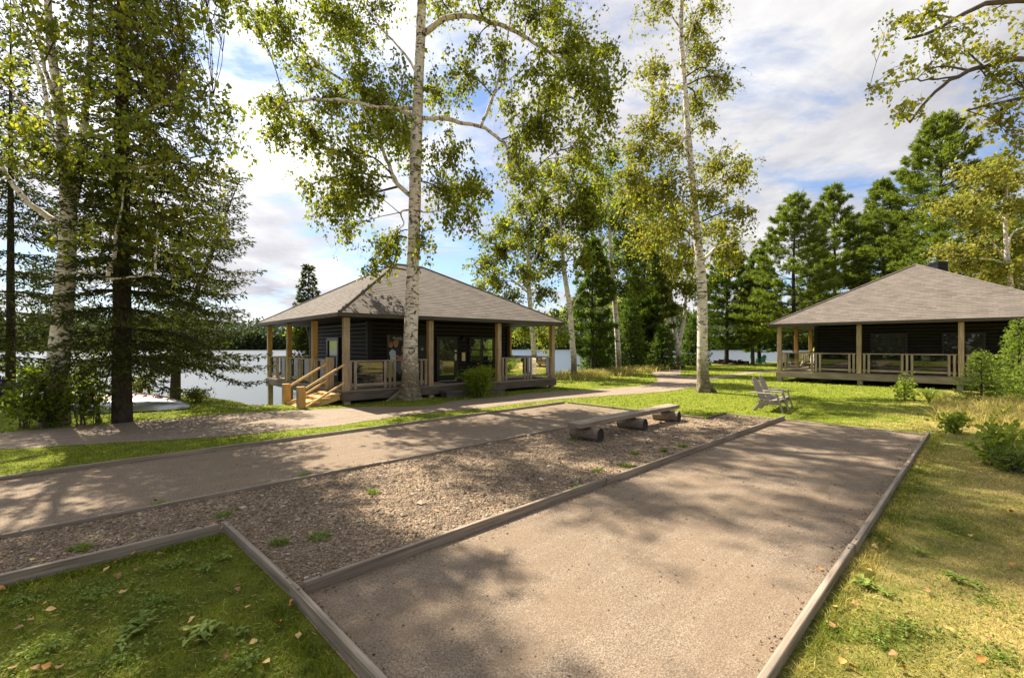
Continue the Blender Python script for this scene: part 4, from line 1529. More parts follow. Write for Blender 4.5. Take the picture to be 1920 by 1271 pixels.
# ---- the great birch by the cabin
t1_blobs = [(529, 53, 45, 48), (615, 25, 55, 38), (664, 78, 45, 42), (582, 135, 36, 30), (672, 143, 58, 42), (709, 196, 56, 46), (619, 196, 58, 42), (537, 213, 48, 36),
            (521, 254, 24, 28), (594, 262, 48, 40), (656, 295, 48, 46), (668, 348, 52, 42), (627, 380, 44, 46), (652, 430, 32, 26), (574, 348, 22, 16), (717, 470, 32, 34),
            (705, 500, 24, 20), (734, 446, 24, 22), (799, 450, 16, 40), (762, 270, 30, 60), (836, 282, 40, 26), (828, 176, 38, 46), (873, 143, 38, 36), (890, 90, 22, 30),
            (840, 368, 48, 40), (889, 356, 48, 32), (848, 417, 18, 26), (881, 401, 22, 22), (1007, 20, 58, 28), (1057, 50, 48, 46), (1090, 100, 52, 46), (1140, 100, 32, 36),
            (1123, 160, 38, 46), (1073, 143, 48, 46), (1007, 143, 46, 40), (940, 110, 22, 42), (1033, 187, 46, 32), (1123, 217, 32, 46), (1107, 267, 32, 42), (1117, 317, 22, 28),
            (1023, 233, 42, 40), (957, 200, 28, 28), (990, 240, 38, 28), (967, 300, 32, 42), (990, 333, 38, 36), (840, 18, 48, 18), (700, 20, 50, 26), (900, 10, 40, 14),
            (755, 150, 20, 40), (470, 30, 30, 24), (505, 180, 26, 26), (440, 10, 26, 14), (738, 240, 34, 36), (690, 250, 40, 36),
            (640, -60, 80, 50), (760, -90, 80, 60), (900, -70, 80, 50), (1040, -60, 70, 50), (800, -190, 70, 46), (700, -170, 56, 44),
            (480, -90, 70, 45, -1.5), (700, -300, 70, 50, -1.2),
            (900, -260, 60, 44, -2.2), (1100, -120, 50, 40, -1.5), (780, -430, 60, 46, -.8), (610, -330, 65, 50, -1.2), (560, -280, 65, 50, -.6), (500, -200, 60, 45, -.8), (940, -330, 60, 50, -.4)]
tree('birch_tree', 'tall white birch with arching limbs beside the cabin with the poster', 'tree', 14.6,
     [(768, 748, 52), (768, 735, 40), (769, 700, 31), (771, 600, 26), (774, 500, 23), (777, 400, 22.5), (781, 250, 21), (785, 150, 19), (791, 0, 17), (797, -120, 13), (802, -240, 10), (800, -330, 7), (795, -460, 2)],
     [[(790, 75, 0), (812, 50, -.1), (835, 36, -.2), (868, 30, -.3), (905, 38, -.4), (950, 52, -.5), (985, 70, -.6), (1020, 92, -.7), (1060, 120, -.8), (1105, 160, -.9), 12],
      [(783, 226, 0), (832, 223, -.1), (870, 231, -.2), (902, 237, -.3), (930, 255, -.35), (950, 275, -.4), (963, 305, -.4), (985, 345, -.5), (1000, 390, -.5), 9],
      [(902, 237, -.3), (925, 180, -.3), (940, 130, -.3), (952, 70, -.35), (962, 8, -.4), 6],
      [(928, 175, -.3), (948, 155, -.2), (975, 135, -.2), (1000, 118, -.2), 3.5],
      [(776, 372, 0), (742, 340, -.3), (725, 300, -.5), (712, 265, -.6), (690, 225, -.8), (670, 185, -.9), 9],
      [(783, 215, 0), (720, 190, .5), (660, 160, .8), (600, 122, 1.0), (555, 85, 1.2), (520, 45, 1.4), 8],
      [(783, 195, 0), (700, 200, -.6), (620, 186, -1.0), (545, 192, -1.3), (490, 212, -1.5), 7],
      [(775, 385, 0), (752, 398, -.3), (757, 420, -.4), (735, 440, -.5), 4], [(778, 390, 0), (805, 398, -.2), (835, 392, -.3), (870, 380, -.4), 3.5],
      [(785, 150, 0), (765, 110, .3), (720, 60, .6), (680, 10, .8), 6]],
     t1_blobs, 'birch_leaf', 'birch_bark', 101, leaf=.108, dens=720, droop=.75, depth=1.1,
     roots=[(math.radians(200), .42, .12), (math.radians(300), .1, .12)])

t2_blobs = [(1235, 18, 42, 22), (1300, 60, 36, 38), (1332, 18, 28, 26), (1320, 100, 32, 32), (1340, 165, 42, 24), (1372, 152, 18, 18), (1225, 130, 32, 30), (1240, 180, 38, 34),
            (1220, 235, 44, 34), (1305, 200, 28, 32), (1330, 232, 18, 16), (1260, 270, 38, 36), (1200, 290, 46, 36), (1340, 310, 52, 34), (1382, 330, 32, 30), (1330, 370, 52, 36),
            (1392, 400, 30, 24), (1250, 350, 52, 46), (1200, 370, 52, 46), (1260, 430, 52, 36), (1350, 430, 46, 26), (1220, 450, 48, 36), (1280, 500, 36, 26), (1362, 480, 36, 34),
            (1400, 300, 18, 14), (1180, 330, 34, 40), (1290, -50, 60, 40), (1280, -120, 40, 40)]
tree('birch_tree', 'slender birch with scarred pinkish trunk standing on the lawn beside the path fork', 'tree', 17.6,
     [(1320, 736, 34), (1319, 722, 25), (1317, 690, 20), (1317, 640, 19), (1315, 520, 17), (1306, 430, 14), (1297, 330, 12), (1290, 250, 11), (1283, 150, 9), (1277, 60, 8), (1280, -40, 6), (1283, -160, 2)],
     [[(1314, 492, 0), (1340, 466, .1), (1370, 455, .3), (1400, 430, .4), 6], [(1290, 260, 0), (1265, 275, -.2), (1235, 262, -.3), (1200, 270, -.5), 4],
      [(1283, 165, 0), (1240, 160, -.2), (1210, 165, -.3), 3], [(1279, 60, 0), (1260, 30, -.2), (1235, 0, -.3), 4], [(1284, 130, 0), (1296, 60, .2), (1315, 0, .3), 3.5],
      [(1300, 370, 0), (1340, 340, .3), (1385, 325, .5), 5], [(1303, 400, 0), (1260, 370, -.3), (1215, 350, -.5), 5]],
     t2_blobs, 'birch_leaf_warm', 'birch_bark', 102, leaf=.105, dens=620, droop=.7, depth=.8, roots=[(math.radians(330), .22, .10), (math.radians(220), .08, .10)])

t0_blobs = [(60, 230), (110, 200), (170, 60), (230, 60), (290, 60), (345, 85), (330, 20), (280, 150), (230, 180), (190, 230), (260, 245), (320, 200), (385, 170), (425, 205), (445, 240),
            (300, 300), (250, 330), (340, 325), (380, 262), (60, 275), (15, 240), (110, 285), (180, 330), (220, 400), (300, 400), (350, 400), (392, 425), (340, 470), (280, 470), (240, 110),
            (150, 130), (100, 50), (40, 15), (25, 120), (400, 30), (250, 20), (140, 10), (320, 130), (20, 300), (150, 440), (60, 60), (360, 230), (160, 180), (200, 290), (260, 440), (400, 330)]
t0_blobs += [(40, -60), (120, -80), (210, -60), (300, -60), (380, -40), (80, -160), (180, -170), (280, -160), (360, -140), (130, -260), (230, -270), (320, -250), (180, -360), (260, -370), (60, -250), (220, -460),
             (150, -450), (300, -340), (400, -120), (430, -30)]
t0_blobs += [(75, -110), (140, -100), (200, -110), (110, -50), (170, -30), (140, -200), (60, -190), (200, -190), (250, -120), (100, -300)]
t0_blobs = [(x, y, 42, 36, float(d)) for (x, y), d in zip(t0_blobs, np.random.default_rng(9).uniform(-2.9, -.4, len(t0_blobs)))]
t0_blobs += [(110, -120, 52, 44, .3), (170, -150, 52, 44, .6), (225, -140, 52, 44, .2), (130, -190, 52, 44, .9), (190, -210, 52, 44, 1.0), (250, -200, 52, 44, .4), (150, -250, 52, 44, 1.3), (215, -270, 52, 44, .8),
             (90, -200, 50, 44, .2), (280, -150, 50, 44, .4), (60, -150, 50, 44, .4),
             (120, -420, 55, 48, .3), (180, -470, 55, 48, .6), (230, -430, 55, 48, .2), (150, -540, 55, 48, .8), (210, -560, 55, 48, .5), (100, -500, 55, 48, .2), (260, -500, 52, 46, .6), (170, -620, 50, 44, .6),
             (290, -420, 55, 46, .3), (320, -520, 50, 44, .5), (80, -590, 50, 44, .5)]
tree('birch_tree', 'leaning white birch with several stems rising from the dark bushes', 'tree', 10.4,
     [(102, 800, 48), (106, 740, 36), (113, 640, 32), (120, 560, 30), (126, 480, 27), (128, 400, 25), (122, 313, 20), (113, 200, 16), (97, 100, 13), (90, 0, 11), (100, -150, 9), (130, -320, 7), (150, -480, 4), (160, -640, 1.5)],
     [[(128, 400, 0), (150, 320, .2), (157, 240, .3), (165, 150, .4), (170, 50, .5), (172, -60, .6), 17], [(127, 430, 0), (95, 410, -.2), (57, 383, -.4), (25, 345, -.5), (0, 310, -.6), (-30, 260, -.7), 13],
      [(122, 313, 0), (95, 230, .3), (82, 160, .4), (50, 70, .5), (20, -10, .6), 10], [(113, 230, 0), (97, 172, -.2), (67, 40, -.4), (50, -40, -.5), 9],
      [(100, 260, 0), (60, 210, -.4), (20, 170, -.6), (0, 150, -.8), 6], [(124, 522, 0), (170, 512, -.4), (200, 522, -.6), (250, 520, -.8), (300, 508, -1.0), 6],
      [(202, 522, -.6), (212, 480, -.7), (218, 440, -.7), (225, 405, -.7), (235, 340, -.6), 7], [(290, 510, -1.0), (292, 470, -1.0), (296, 430, -1.0), 4],
      [(155, 270, .3), (230, 230, -.2), (320, 190, -.6), (400, 180, -.9), 7], [(160, 330, 0), (240, 320, -.4), (330, 300, -.8), (400, 290, -1), 6]],
     t0_blobs, 'birch_leaf', 'birch_bark', 103, leaf=.085, dens=520, droop=.6, depth=.9)

# ---- conifers on the left
b = G(229, 791)
conifer('spruce_tree', 'big dark spruce with straight trunk by the path at the canoe', b, 17.5, 2.8, 1.7, 'spruce_needle', 'spruce_bark', 201, whorl=.38, per=6, spray=.12, sw=.033, tsp=.095,
        droop=.30, rt=.20, shape=1.05, gaps=.16, twig=.60, dens=1.3, side=(math.radians(60), .30))
S2 = P(328, 742, 15.3)
S2[2] = float(height(S2[0], S2[1]))
conifer('spruce_tree', 'slim spruce leaning over the lake with a thin spire top', S2, 8.3, 2.2, 1.5, 'spruce_needle', 'grey_bark', 202, whorl=.44, per=6, spray=.14, sw=.04, tsp=.12,
        droop=.12, rt=.16, shape=.8, gaps=.12, dens=1.3, trunkpts=[S2 - (0, 0, .2), P(331, 690, 15.3), P(350, 600, 15.3), P(395, 480, 15.3), P(446, 345, 15.3)])
b = P(20, 800, 13.5); b[2] = 0
conifer('spruce_tree', 'dark spruce with drooping limbs at the water behind the leaning birch', b, 12.5, 2.6, 1.6, 'spruce_needle', 'spruce_bark', 203, whorl=.5, per=6, spray=.15, sw=.045, tsp=.13,
        droop=.25, rt=.12, shape=.7, gaps=.1)
b = P(578, 700, 30); b[2] = -1.2
conifer('spruce_tree', 'pointed spruce rising behind the roof of the lakeside cabin', b, 8.3, 1.5, 1.0, 'spruce_needle', 'spruce_bark', 204, whorl=.32, per=6, spray=.24, sw=.10, tsp=.16, droop=.02, rt=.12, shape=.8, gaps=.08, dens=1.5)
b = P(600, 700, 29.2); b[2] = -1.1
tree('alder_tree', 'yellow green alder at the water behind the open porch corner', 'tree', 29.2, [(585, 722, 6), (583, 680, 5), (580, 640, 4), (572, 600, 3)],
     [], [(560, 600, 22, 14), (585, 592, 24, 14), (548, 625, 20, 14), (580, 625, 26, 14), (565, 648, 20, 10), (600, 640, 20, 14), (600, 610, 20, 14)], 'alder_leaf', 'grey_bark', 205, leaf=.19, dens=120, depth=.7)

# ---- shrubs under the left trees
k = 0
for px, py, Y, rx, rz, n, lab in ((45, 812, 9.9, .75, 1.35, 1300, 'dark leafy bush at the foot of the leaning birch, nearest the water chair'),
                                  (150, 806, 10.2, .5, 1.05, 650, 'thin stemmed dark bush between the birch and the spruce'),
                                  (185, 802, 10.6, .45, 1.3, 420, 'upright sapling bush just beside the dark spruce trunk'),
                                  (90, 808, 10.0, .5, .7, 700, 'low dark bush hugging the base of the leaning birch')):
    b = P(px, py, Y); b[2] = 0
    leafy_bush('bush', lab, b, rx, rz, n, .095, 'alder_leaf', 300 + k, stems=10, group='bushes under the left trees'); k += 1
b = P(372, 760, 14.4); b[2] = 0
leafy_bush('bush', 'low olive shrub at the tip of the silver canoe', b, .65, .45, 1100, .06, 'olive_leaf', 310, stems=14)
b = P(250, 752, 14.4); b[2] = 0
leafy_bush('bush', 'bright green shrub behind the red canoe', b, .9, 1.0, 1000, .08, 'birch_leaf', 311, stems=12)
b = P(100, 752, 14.9); b[2] = 0
leafy_bush('bush', 'bright green shrub on the shore behind the leaning birch', b, 1.3, 1.2, 1500, .09, 'birch_leaf', 312, stems=12)

# ---- round cedar bush by the front step
b = P(897, 740, 15.85); b[2] = .0
leafy_bush('cedar_bush', 'round bright green cedar bush in front of cabin window', b, .62, .98, 9000, .085, 'cedar_leaf', 320, stems=60, wide=.4)

# ---- mid-distance broadleaf trees on the shore behind
D = dict(leaf=.155, dens=330, droop=.5, twigr=.012, depth=.8)
tree('birch_tree', 'many-limbed pale tree rising right behind the porch roof corner', 'tree', 27.0, [(1003, 706, 12), (1000, 640, 10), (994, 570, 9), (991, 525, 8), (990, 450, 5), (985, 380, 2)],
     [[(992, 530, 0), (970, 490, .3), (950, 455, .5), (935, 420, .6), 4], [(993, 545, 0), (960, 525, -.4), (930, 512, -.6), 4], [(991, 510, 0), (1010, 470, .3), (1022, 430, .5), 4]],
     [(915, 450, 30, 22), (905, 500, 28, 26), (945, 420, 36, 26), (940, 480, 36, 28), (985, 440, 36, 30), (900, 540, 18, 14), (930, 540, 30, 20), (975, 390, 36, 24), (1010, 480, 30, 30), (1015, 400, 30, 30),
      (960, 560, 26, 16), (1020, 555, 30, 22), (1005, 600, 26, 20), (975, 625, 20, 22), (1025, 630, 20, 30), (1000, 520, 30, 24), (980, 510, 30, 26), (965, 455, 30, 26), (925, 515, 26, 20)], 'birch_leaf', 'birch_bark_far', 401, **D)
tree('birch_tree', 'smooth leaning pale trunk nearest the porch with airy crown', 'tree', 25.5, [(1075, 710, 13), (1076, 680, 11), (1073, 640, 10.5), (1068, 575, 9.5), (1058, 510, 8.5), (1052, 440, 7), (1046, 360, 4), (1042, 290, 2)],
     [[(1056, 500, 0), (1085, 460, .3), (1105, 420, .5), 4], [(1053, 450, 0), (1025, 420, -.3), (1005, 390, -.5), 4], [(1068, 580, 0), (1085, 555, -.3), (1100, 540, -.5), 3]],
     [(1060, 400, 42, 36), (1095, 430, 36, 32), (1025, 440, 36, 30), (1060, 340, 42, 32), (1015, 380, 30, 26), (1105, 360, 36, 32), (1095, 490, 36, 28), (1030, 330, 30, 26), (1080, 300, 30, 24),
      (1040, 500, 26, 22), (1055, 460, 34, 28), (1085, 380, 34, 30), (1110, 400, 28, 30), (1050, 630, 14, 22)], 'birch_leaf', 'birch_bark_far', 402, **D)
tree('birch_tree', 'straight white trunk among the small spruces with dark round crown', 'tree', 31.0, [(1161, 696, 11), (1158, 640, 10), (1153, 570, 9), (1149, 520, 8), (1143, 440, 6), (1138, 350, 3)],
     [[(1150, 530, 0), (1130, 490, .3), (1115, 450, .5), 4], [(1150, 520, 0), (1175, 490, .3), (1200, 470, .5), 4]],
     [(1150, 420, 42, 36), (1115, 470, 34, 30), (1185, 490, 40, 32), (1140, 500, 36, 32), (1130, 350, 36, 36), (1175, 390, 38, 36), (1200, 430, 36, 32), (1165, 540, 36, 24), (1120, 400, 32, 34), (1150, 290, 30, 34),
      (1205, 540, 30, 24), (1120, 530, 30, 22), (1165, 460, 36, 32)], 'alder_leaf', 'birch_bark_far', 403, **D)
tree('birch_tree', 'pale forked trunk splitting low into a V beyond the path', 'tree', 38.0, [(1273, 690, 13), (1271, 660, 10), (1263, 600, 8), (1258, 560, 7), (1255, 500, 5), (1250, 420, 3)],
     [[(1273, 655, 0), (1281, 610, .2), (1286, 560, .3), (1290, 500, .4), (1294, 430, .5), 8]],
     [(1250, 500, 36, 30), (1285, 470, 34, 30), (1230, 540, 32, 26), (1275, 540, 34, 24), (1240, 450, 32, 30), (1270, 410, 32, 32), (1215, 500, 28, 26), (1300, 540, 26, 26), (1225, 400, 32, 32), (1260, 580, 26, 16)],
     'olive_leaf', 'birch_bark_far', 404, leaf=.24, dens=130, droop=.4, twigr=.015, depth=.8)
tree('birch_tree', 'single mottled trunk left of the forked one, yellowing crown', 'tree', 40.0, [(1257, 688, 10), (1255, 640, 8.5), (1253, 590, 8), (1250, 540, 7), (1245, 470, 4), (1240, 390, 2)], [],
     [(1215, 560, 26, 22), (1240, 560, 28, 20), (1200, 590, 24, 20), (1225, 600, 24, 18), (1190, 540, 24, 24), (1245, 510, 26, 26), (1215, 470, 26, 26)], 'yellow_leaf', 'birch_bark_far', 405, leaf=.25, dens=120, droop=.4, twigr=.015, depth=.8)
# ---- young spruces along the shore
for i, (px, pb, pt, Y, rpx, lab) in enumerate(((1118, 700, 590, 30.5, 34, 'young dark spruce nearest the leaning pale trunk'), (1150, 698, 610, 32.5, 30, 'young spruce tucked behind the straight white trunk'),
                                               (1183, 697, 560, 34, 38, 'mid green spruce right of the straight white trunk'), (1216, 694, 545, 37, 42, 'tallest dark spruce of the shoreline group'),
                                               (1243, 694, 612, 34.5, 36, 'low broad spruce beside the bend of the path'), (1300, 690, 600, 41, 34, 'thin shaded spruce just left of the lawn birch'))):
    b = P(px, pb, Y); b[2] = 0
    conifer('young_spruce', lab, b, (pb - pt) * Y / F + .1, rpx * Y / F, .12, 'young_needle' if i != 3 else 'spruce_needle', 'spruce_bark', 500 + i, whorl=.26, per=7, spray=.22, sw=.09, tsp=.16, dens=1.5,
            droop=.12, rt=.07, shape=.85, gaps=.05, group='young spruces on the shore', twig=.5)
# ---- pines
for i, (px, pt, Y, rpx, z0, lab, rt) in enumerate(((1112, 452, 29.5, 46, 1.4, 'slim pine at the water between the two pale trunks', .14), (1206, 440, 37.5, 60, 1.4, 'shaded pine over the young spruces by the path bend', .18),
                                                   (1362, 455, 44, 90, 1.6, 'dark broad pine directly behind the lawn birch', .22), (1424, 470, 47, 55, 1.3, 'dark pine over the green chairs', .2),
                                                   (1493, 368, 38, 112, 2.3, 'tall white pine left of the chimney cabin, leftmost of the tall ones', .24),
                                                   (1562, 352, 42, 98, 2.3, 'tall white pine with bare trunk gap just beside the cabin roof slope', .24),
                                                   (1655, 345, 43, 105, 2.2, 'white pine rising straight behind the front of the chimney cabin roof', .26),
                                                   (1765, 220, 37, 185, 2.0, 'largest white pine, towering above the cabin chimney', .34),
                                                   (1905, 380, 46, 120, 1.5, 'shaded pine behind the yellowing maple', .25))):
    b = P(px, 690, Y); b[2] = max(-1.0, float(height(b[0], b[1])))
    H = CAMH - b[2] + (HY - pt) * Y / F
    pine('pine_tree', lab, b, H, rpx * Y / F, z0, 600 + i, mat='young_needle' if i < 4 else 'pine_needle', rt=rt, group='white pines round the clearing', tuft=.42 if Y > 40 else .38, tw=.05, npt=21,
         whorl=.80, per=6, shape=.88)
tree('alder_tree', 'yellow green broadleaf tree in front of the dark pines by the far chairs', 'tree', 42.5, [(1412, 686, 7), (1410, 640, 6), (1408, 580, 4), (1406, 530, 2)], [],
     [(1400, 560, 26, 20), (1425, 580, 24, 20), (1395, 610, 26, 20), (1430, 625, 26, 18), (1405, 640, 24, 14), (1380, 580, 20, 18), (1412, 530, 20, 20), (1440, 595, 18, 18)], 'olive_leaf', 'grey_bark', 407, leaf=.24, dens=95,
     droop=.3, twigr=.015, depth=.8)
# ---- yellowing maple and birch on the right
tree('maple_tree', 'yellowing maple with bare pale limbs behind the chimney', 'tree', 30.0, [(1903, 700, 11), (1898, 560, 9), (1888, 480, 7.5), (1885, 420, 5.5), (1888, 350, 3)],
     [[(1890, 490, 0), (1870, 465, -.3), (1848, 440, -.5), 4], [(1888, 470, 0), (1900, 435, .3), (1925, 425, .5), 5], [(1886, 440, 0), (1880, 400, .3), (1888, 340, .4), 4], [(1890, 500, 0), (1865, 488, -.4), (1835, 485, -.6), 3]],
     [(1810, 330, 36, 22), (1850, 325, 36, 24), (1790, 385, 36, 20), (1830, 380, 38, 24), (1870, 360, 38, 26), (1760, 395, 28, 14), (1900, 340, 38, 30), (1850, 420, 34, 20), (1790, 475, 40, 18), (1830, 465, 34, 20),
      (1910, 390, 30, 30), (1800, 500, 36, 16), (1760, 470, 22, 12), (1850, 515, 36, 18), (1895, 525, 34, 22), (1880, 310, 36, 22), (1820, 420, 30, 16), (1925, 460, 30, 30), (1900, 500, 26, 24)],
     'yellow_leaf', 'birch_bark_far', 701, leaf=.19, dens=230, droop=.25, twigr=.012, depth=.7)
ov = [(1745, 20, 34, 20), (1680, 45, 24, 18), (1720, 50, 28, 18), (1660, 75, 18, 16), (1790, 50, 34, 24), (1760, 90, 38, 20), (1810, 92, 32, 24), (1700, 125, 28, 14), (1742, 130, 28, 18), (1632, 166, 16, 7),
      (1660, 160, 20, 9), (1680, 200, 20, 12), (1720, 190, 28, 16), (1708, 226, 16, 12), (1880, 100, 34, 28), (1902, 145, 38, 28), (1850, 145, 28, 20), (1828, 206, 22, 16), (1880, 215, 36, 24), (1902, 262, 28, 24),
      (1858, 242, 22, 18), (1890, 295, 22, 16), (1860, 20, 30, 10), (1960, 60, 60, 50), (1980, 180, 60, 60), (2060, 100, 80, 70), (2150, 40, 90, 70), (2120, 220, 80, 60)]
ov = [(*q, float(d)) for q, d in zip(ov, np.random.default_rng(12).uniform(-.7, .8, len(ov)))]
tree('overhanging_tree', 'leafy tree at the right edge reaching branches into the sky', 'tree', 7.2, [(2330, 862, 46), (2325, 600, 40), (2310, 300, 34), (2290, 0, 24), (2270, -250, 8)],
     [[(2300, 140, 0), (2150, 60, 0), (2000, 10, 0), (1920, 2, 0), (1853, 8, 0), (1813, 24, 0), (1747, 60, 0), (1697, 74, 0), 15], [(2305, 230, 0), (2150, 150, .1), (2000, 110, .1), (1900, 112, .1), (1847, 124, .1), (1797, 143, .1), (1763, 163, .1), (1737, 190, .1), (1706, 230, .1), 13],
      [(2308, 290, 0), (2100, 200, -.2), (1980, 180, -.2), (1900, 186, -.2), (1813, 208, -.2), 11], [(1797, 143, .1), (1740, 150, .1), (1690, 152, .1), (1630, 166, .1), 4]],
     ov, 'birch_leaf_warm', 'grey_bark', 702, leaf=.066, dens=1150, droop=.35, depth=.5, twigr=.004)

# ---- young firs and shrubs by the right cabin
for px, pb, pt, Y, rpx, sd, lab in ((1840, 768, 668, 14.0, 46, 801, 'shorter bushy young fir before the right cabin porch'), (1910, 775, 620, 14.4, 46, 802, 'taller bright young fir at the right edge before the porch'),
                                    (1958, 770, 640, 13.4, 50, 803, 'young fir cut by the right edge of the view')):
    b = P(px, pb, Y); b[2] = 0
    conifer('young_fir', lab, b, (pb - pt) * Y / F, rpx * Y / F, .08, 'bright_needle', 'spruce_bark', sd, whorl=.16, per=7, spray=.08, sw=.028, tsp=.075, droop=-.06, rt=.04, shape=.78, gaps=.03, dens=1.4,
            group='young firs by the right porch', twig=.5)
b = G(1868, 872)
leafy_bush('maple_bush', 'low maple shrub with big pale leaves at the lawn edge', b, .38, .48, 420, .095, 'maple_leaf', 811, stems=9, wide=.95)
b = G(1905, 886)
leafy_bush('fern_clump', 'feathery green clump at the foot of the maple shrub', b, .36, .32, 1500, .06, 'weed_leaf', 812, stems=16, cat='plant', wide=.25)
b = G(1787, 812)
leafy_bush('shrub', 'small round green shrub just beyond the court corner', b, .30, .36, 520, .075, 'maple_leaf', 813, stems=9)
b = G(1697, 750)
leafy_bush('tall_plant', 'tall leafy yellow green plant at the deck of the right cabin', b, .35, .75, 330, .12, 'maple_leaf', 814, stems=5, cat='plant')
b = G(1880, 800)
leafy_bush('shrub', 'thin sapling standing in the dry grass below the firs', b, .2, .42, 120, .06, 'olive_leaf', 815, stems=4)
rng = np.random.default_rng(77)
c = G(1742, 757)
r = thing('lily_clump', c, 'clump of long arching yellow green leaves near the right deck', 'plant')
N = 90
a = rng.uniform(0, 6.28, N)
m = MB()
for i in range(N):
    d = np.array([math.cos(a[i]), math.sin(a[i]), 0]); L = rng.uniform(.35, .75)
    pts = polyline([c, c + d * L * .35 + (0, 0, L * .65), c + d * L + (0, 0, L * rng.uniform(.2, .6))], 6)
    sd = np.array([-d[1], d[0], 0]) * .014
    w = np.array([.8, 1, 1, .8, .5, .05])[:, None]
    V = np.concatenate([pts - sd * w, pts + sd * w])
    m.add(V, [[k, k + 6, k + 7, k + 1] for k in range(5)])
m.build('foliage', 'maple_leaf', r)

# ---- brush bank by the far chairs
rng = np.random.default_rng(55)
m = MB()
for i in range(200):
    c = G(rng.uniform(1350, 1402), 683) + np.array([0, rng.normal() * .5 + .9, 0])
    c[2] = abs(rng.normal()) * .13
    d = unit(rng.normal(size=3) * [1, 1, .3]) * rng.uniform(.3, .9)
    m.tube([c - d / 2, c + d / 2], rng.uniform(.02, .09), 5)
tag(m.build('brush_pile', 'bank_earth', None, 'stuff'), 'long low reddish brush heap by the green chairs on the far shore', 'brush pile')


# ---- weeds, tufts, fallen leaves
def rosette(name, c, R, n, mat, seed, lift=.35, wide=.34):
    rng = np.random.default_rng(seed)
    m = MB()
    for i in range(n):
        a = rng.uniform(0, 6.28); L = R * rng.uniform(.5, 1.1)
        d = np.array([math.cos(a), math.sin(a), 0]); s = np.array([-d[1], d[0], 0])
        o = np.asarray(c) + rng.normal(size=3) * [R * .35, R * .35, 0]
        pts = polyline([o, o + d * L * .5 + (0, 0, L * lift * rng.uniform(.6, 1.3)), o + d * L + (0, 0, L * lift * rng.uniform(.1, .8))], 5)
        w = (np.array([.15, .8, 1, .75, .05]) * L * wide * .5)[:, None]
        V = np.concatenate([pts - s * w + (0, 0, .004), pts, pts + s * w + (0, 0, .004)])
        m.add(V, [[k, k + 5, k + 6, k + 1] for k in range(4)] + [[k + 5, k + 10, k + 11, k + 6] for k in range(4)], smooth=True)
    return m.build(name, mat)


WEEDS = [(258, 1185, .16, 26, 'weed_leaf', 'pale green weed patch in the dark grass corner, nearest the bottom left'), (375, 1195, .17, 26, 'weed_leaf', 'darker weed patch in the grass corner under the fallen leaves'),
         (270, 1165, .13, 16, 'weed_leaf', 'small weed rosette above the pale patch in the grass corner'), (415, 1050, .12, 16, 'weed_leaf', 'light weed near the joint of the pale corner timbers'),
         (385, 1072, .11, 14, 'weed_leaf', 'star shaped weed beside the light one in the grass corner'), (455, 1190, .10, 12, 'weed_leaf', 'grassy weed toward the pale foreground timber'),
         (232, 1215, .12, 14, 'weed_leaf', 'pale weed rosette lowest in the grass corner'), (1085, 918, .16, 16, 'weed_leaf', 'broadleaf weed growing against the divider timber'),
         (1625, 1103, .15, 26, 'weed_leaf', 'bright weed mat on the right lawn nearest the court timber'), (1660, 1116, .11, 14, 'weed_leaf', 'small weed next to the bright mat on the right lawn'),
         (1790, 1088, .15, 22, 'weed_leaf', 'long weed patch in the middle of the right lawn'), (1830, 1100, .10, 12, 'weed_leaf', 'little weed trailing off the long patch'),
         (1725, 1040, .12, 14, 'weed_leaf', 'fresh green weed on the tan turf of the right lawn')]
for i, (px, py, R, n, mt, lab) in enumerate(WEEDS):
    c = G(px, py)
    tag(rosette('weed', c + np.array([0, 0, .02]), R * .55, n + 6, mt, 900 + i), lab, 'weed', 'weeds in the lawns')
TUFTS = [(570, 894, 'tuft of grass by the thin timber strip, middle of the gravel bed'), (525, 1020, 'dark tuft in the gravel nearest the pale corner timber'), (600, 1010, 'small tuft right of the dark one in the gravel'),
         (1190, 852, 'bright tuft in front of the log bench, largest there'), (1120, 884, 'tuft close to the divider timber below the bench'), (1245, 847, 'faint tuft against the divider timber past the bench front'),
         (420, 968, 'tuft at the tip of the grass corner timbers'), (155, 1030, 'flat tuft beside the long corner timber at left'), (305, 948, 'thin tuft in the gravel near the far court strip'),
         (1175, 875, 'little tuft between bench and divider timber'), (1280, 838, 'tuft under the farthest bench log'), (1075, 825, 'tuft at the foot of the nearest bench log'),
         (700, 925, 'tiny tuft alone in the open gravel bed'), (1330, 778, 'tuft at the corner of the short dark timber')]
rng = np.random.default_rng(88)
for i, (px, py, lab) in enumerate(TUFTS):
    c = G(px, py)
    n = int(rng.uniform(70, 150)); R = rng.uniform(.05, .11)
    a = rng.uniform(0, 6.28, n); q = R * np.sqrt(rng.random(n))
    o = blades('grass_tuft', c[0] + q * np.cos(a), c[1] + q * np.sin(a) * .8, np.zeros(n), .055, .006 + .0006 * c[1], 'weed_leaf', rng, 1.2)
    tag(o, lab, 'grass tuft', 'grass tufts in the gravel')

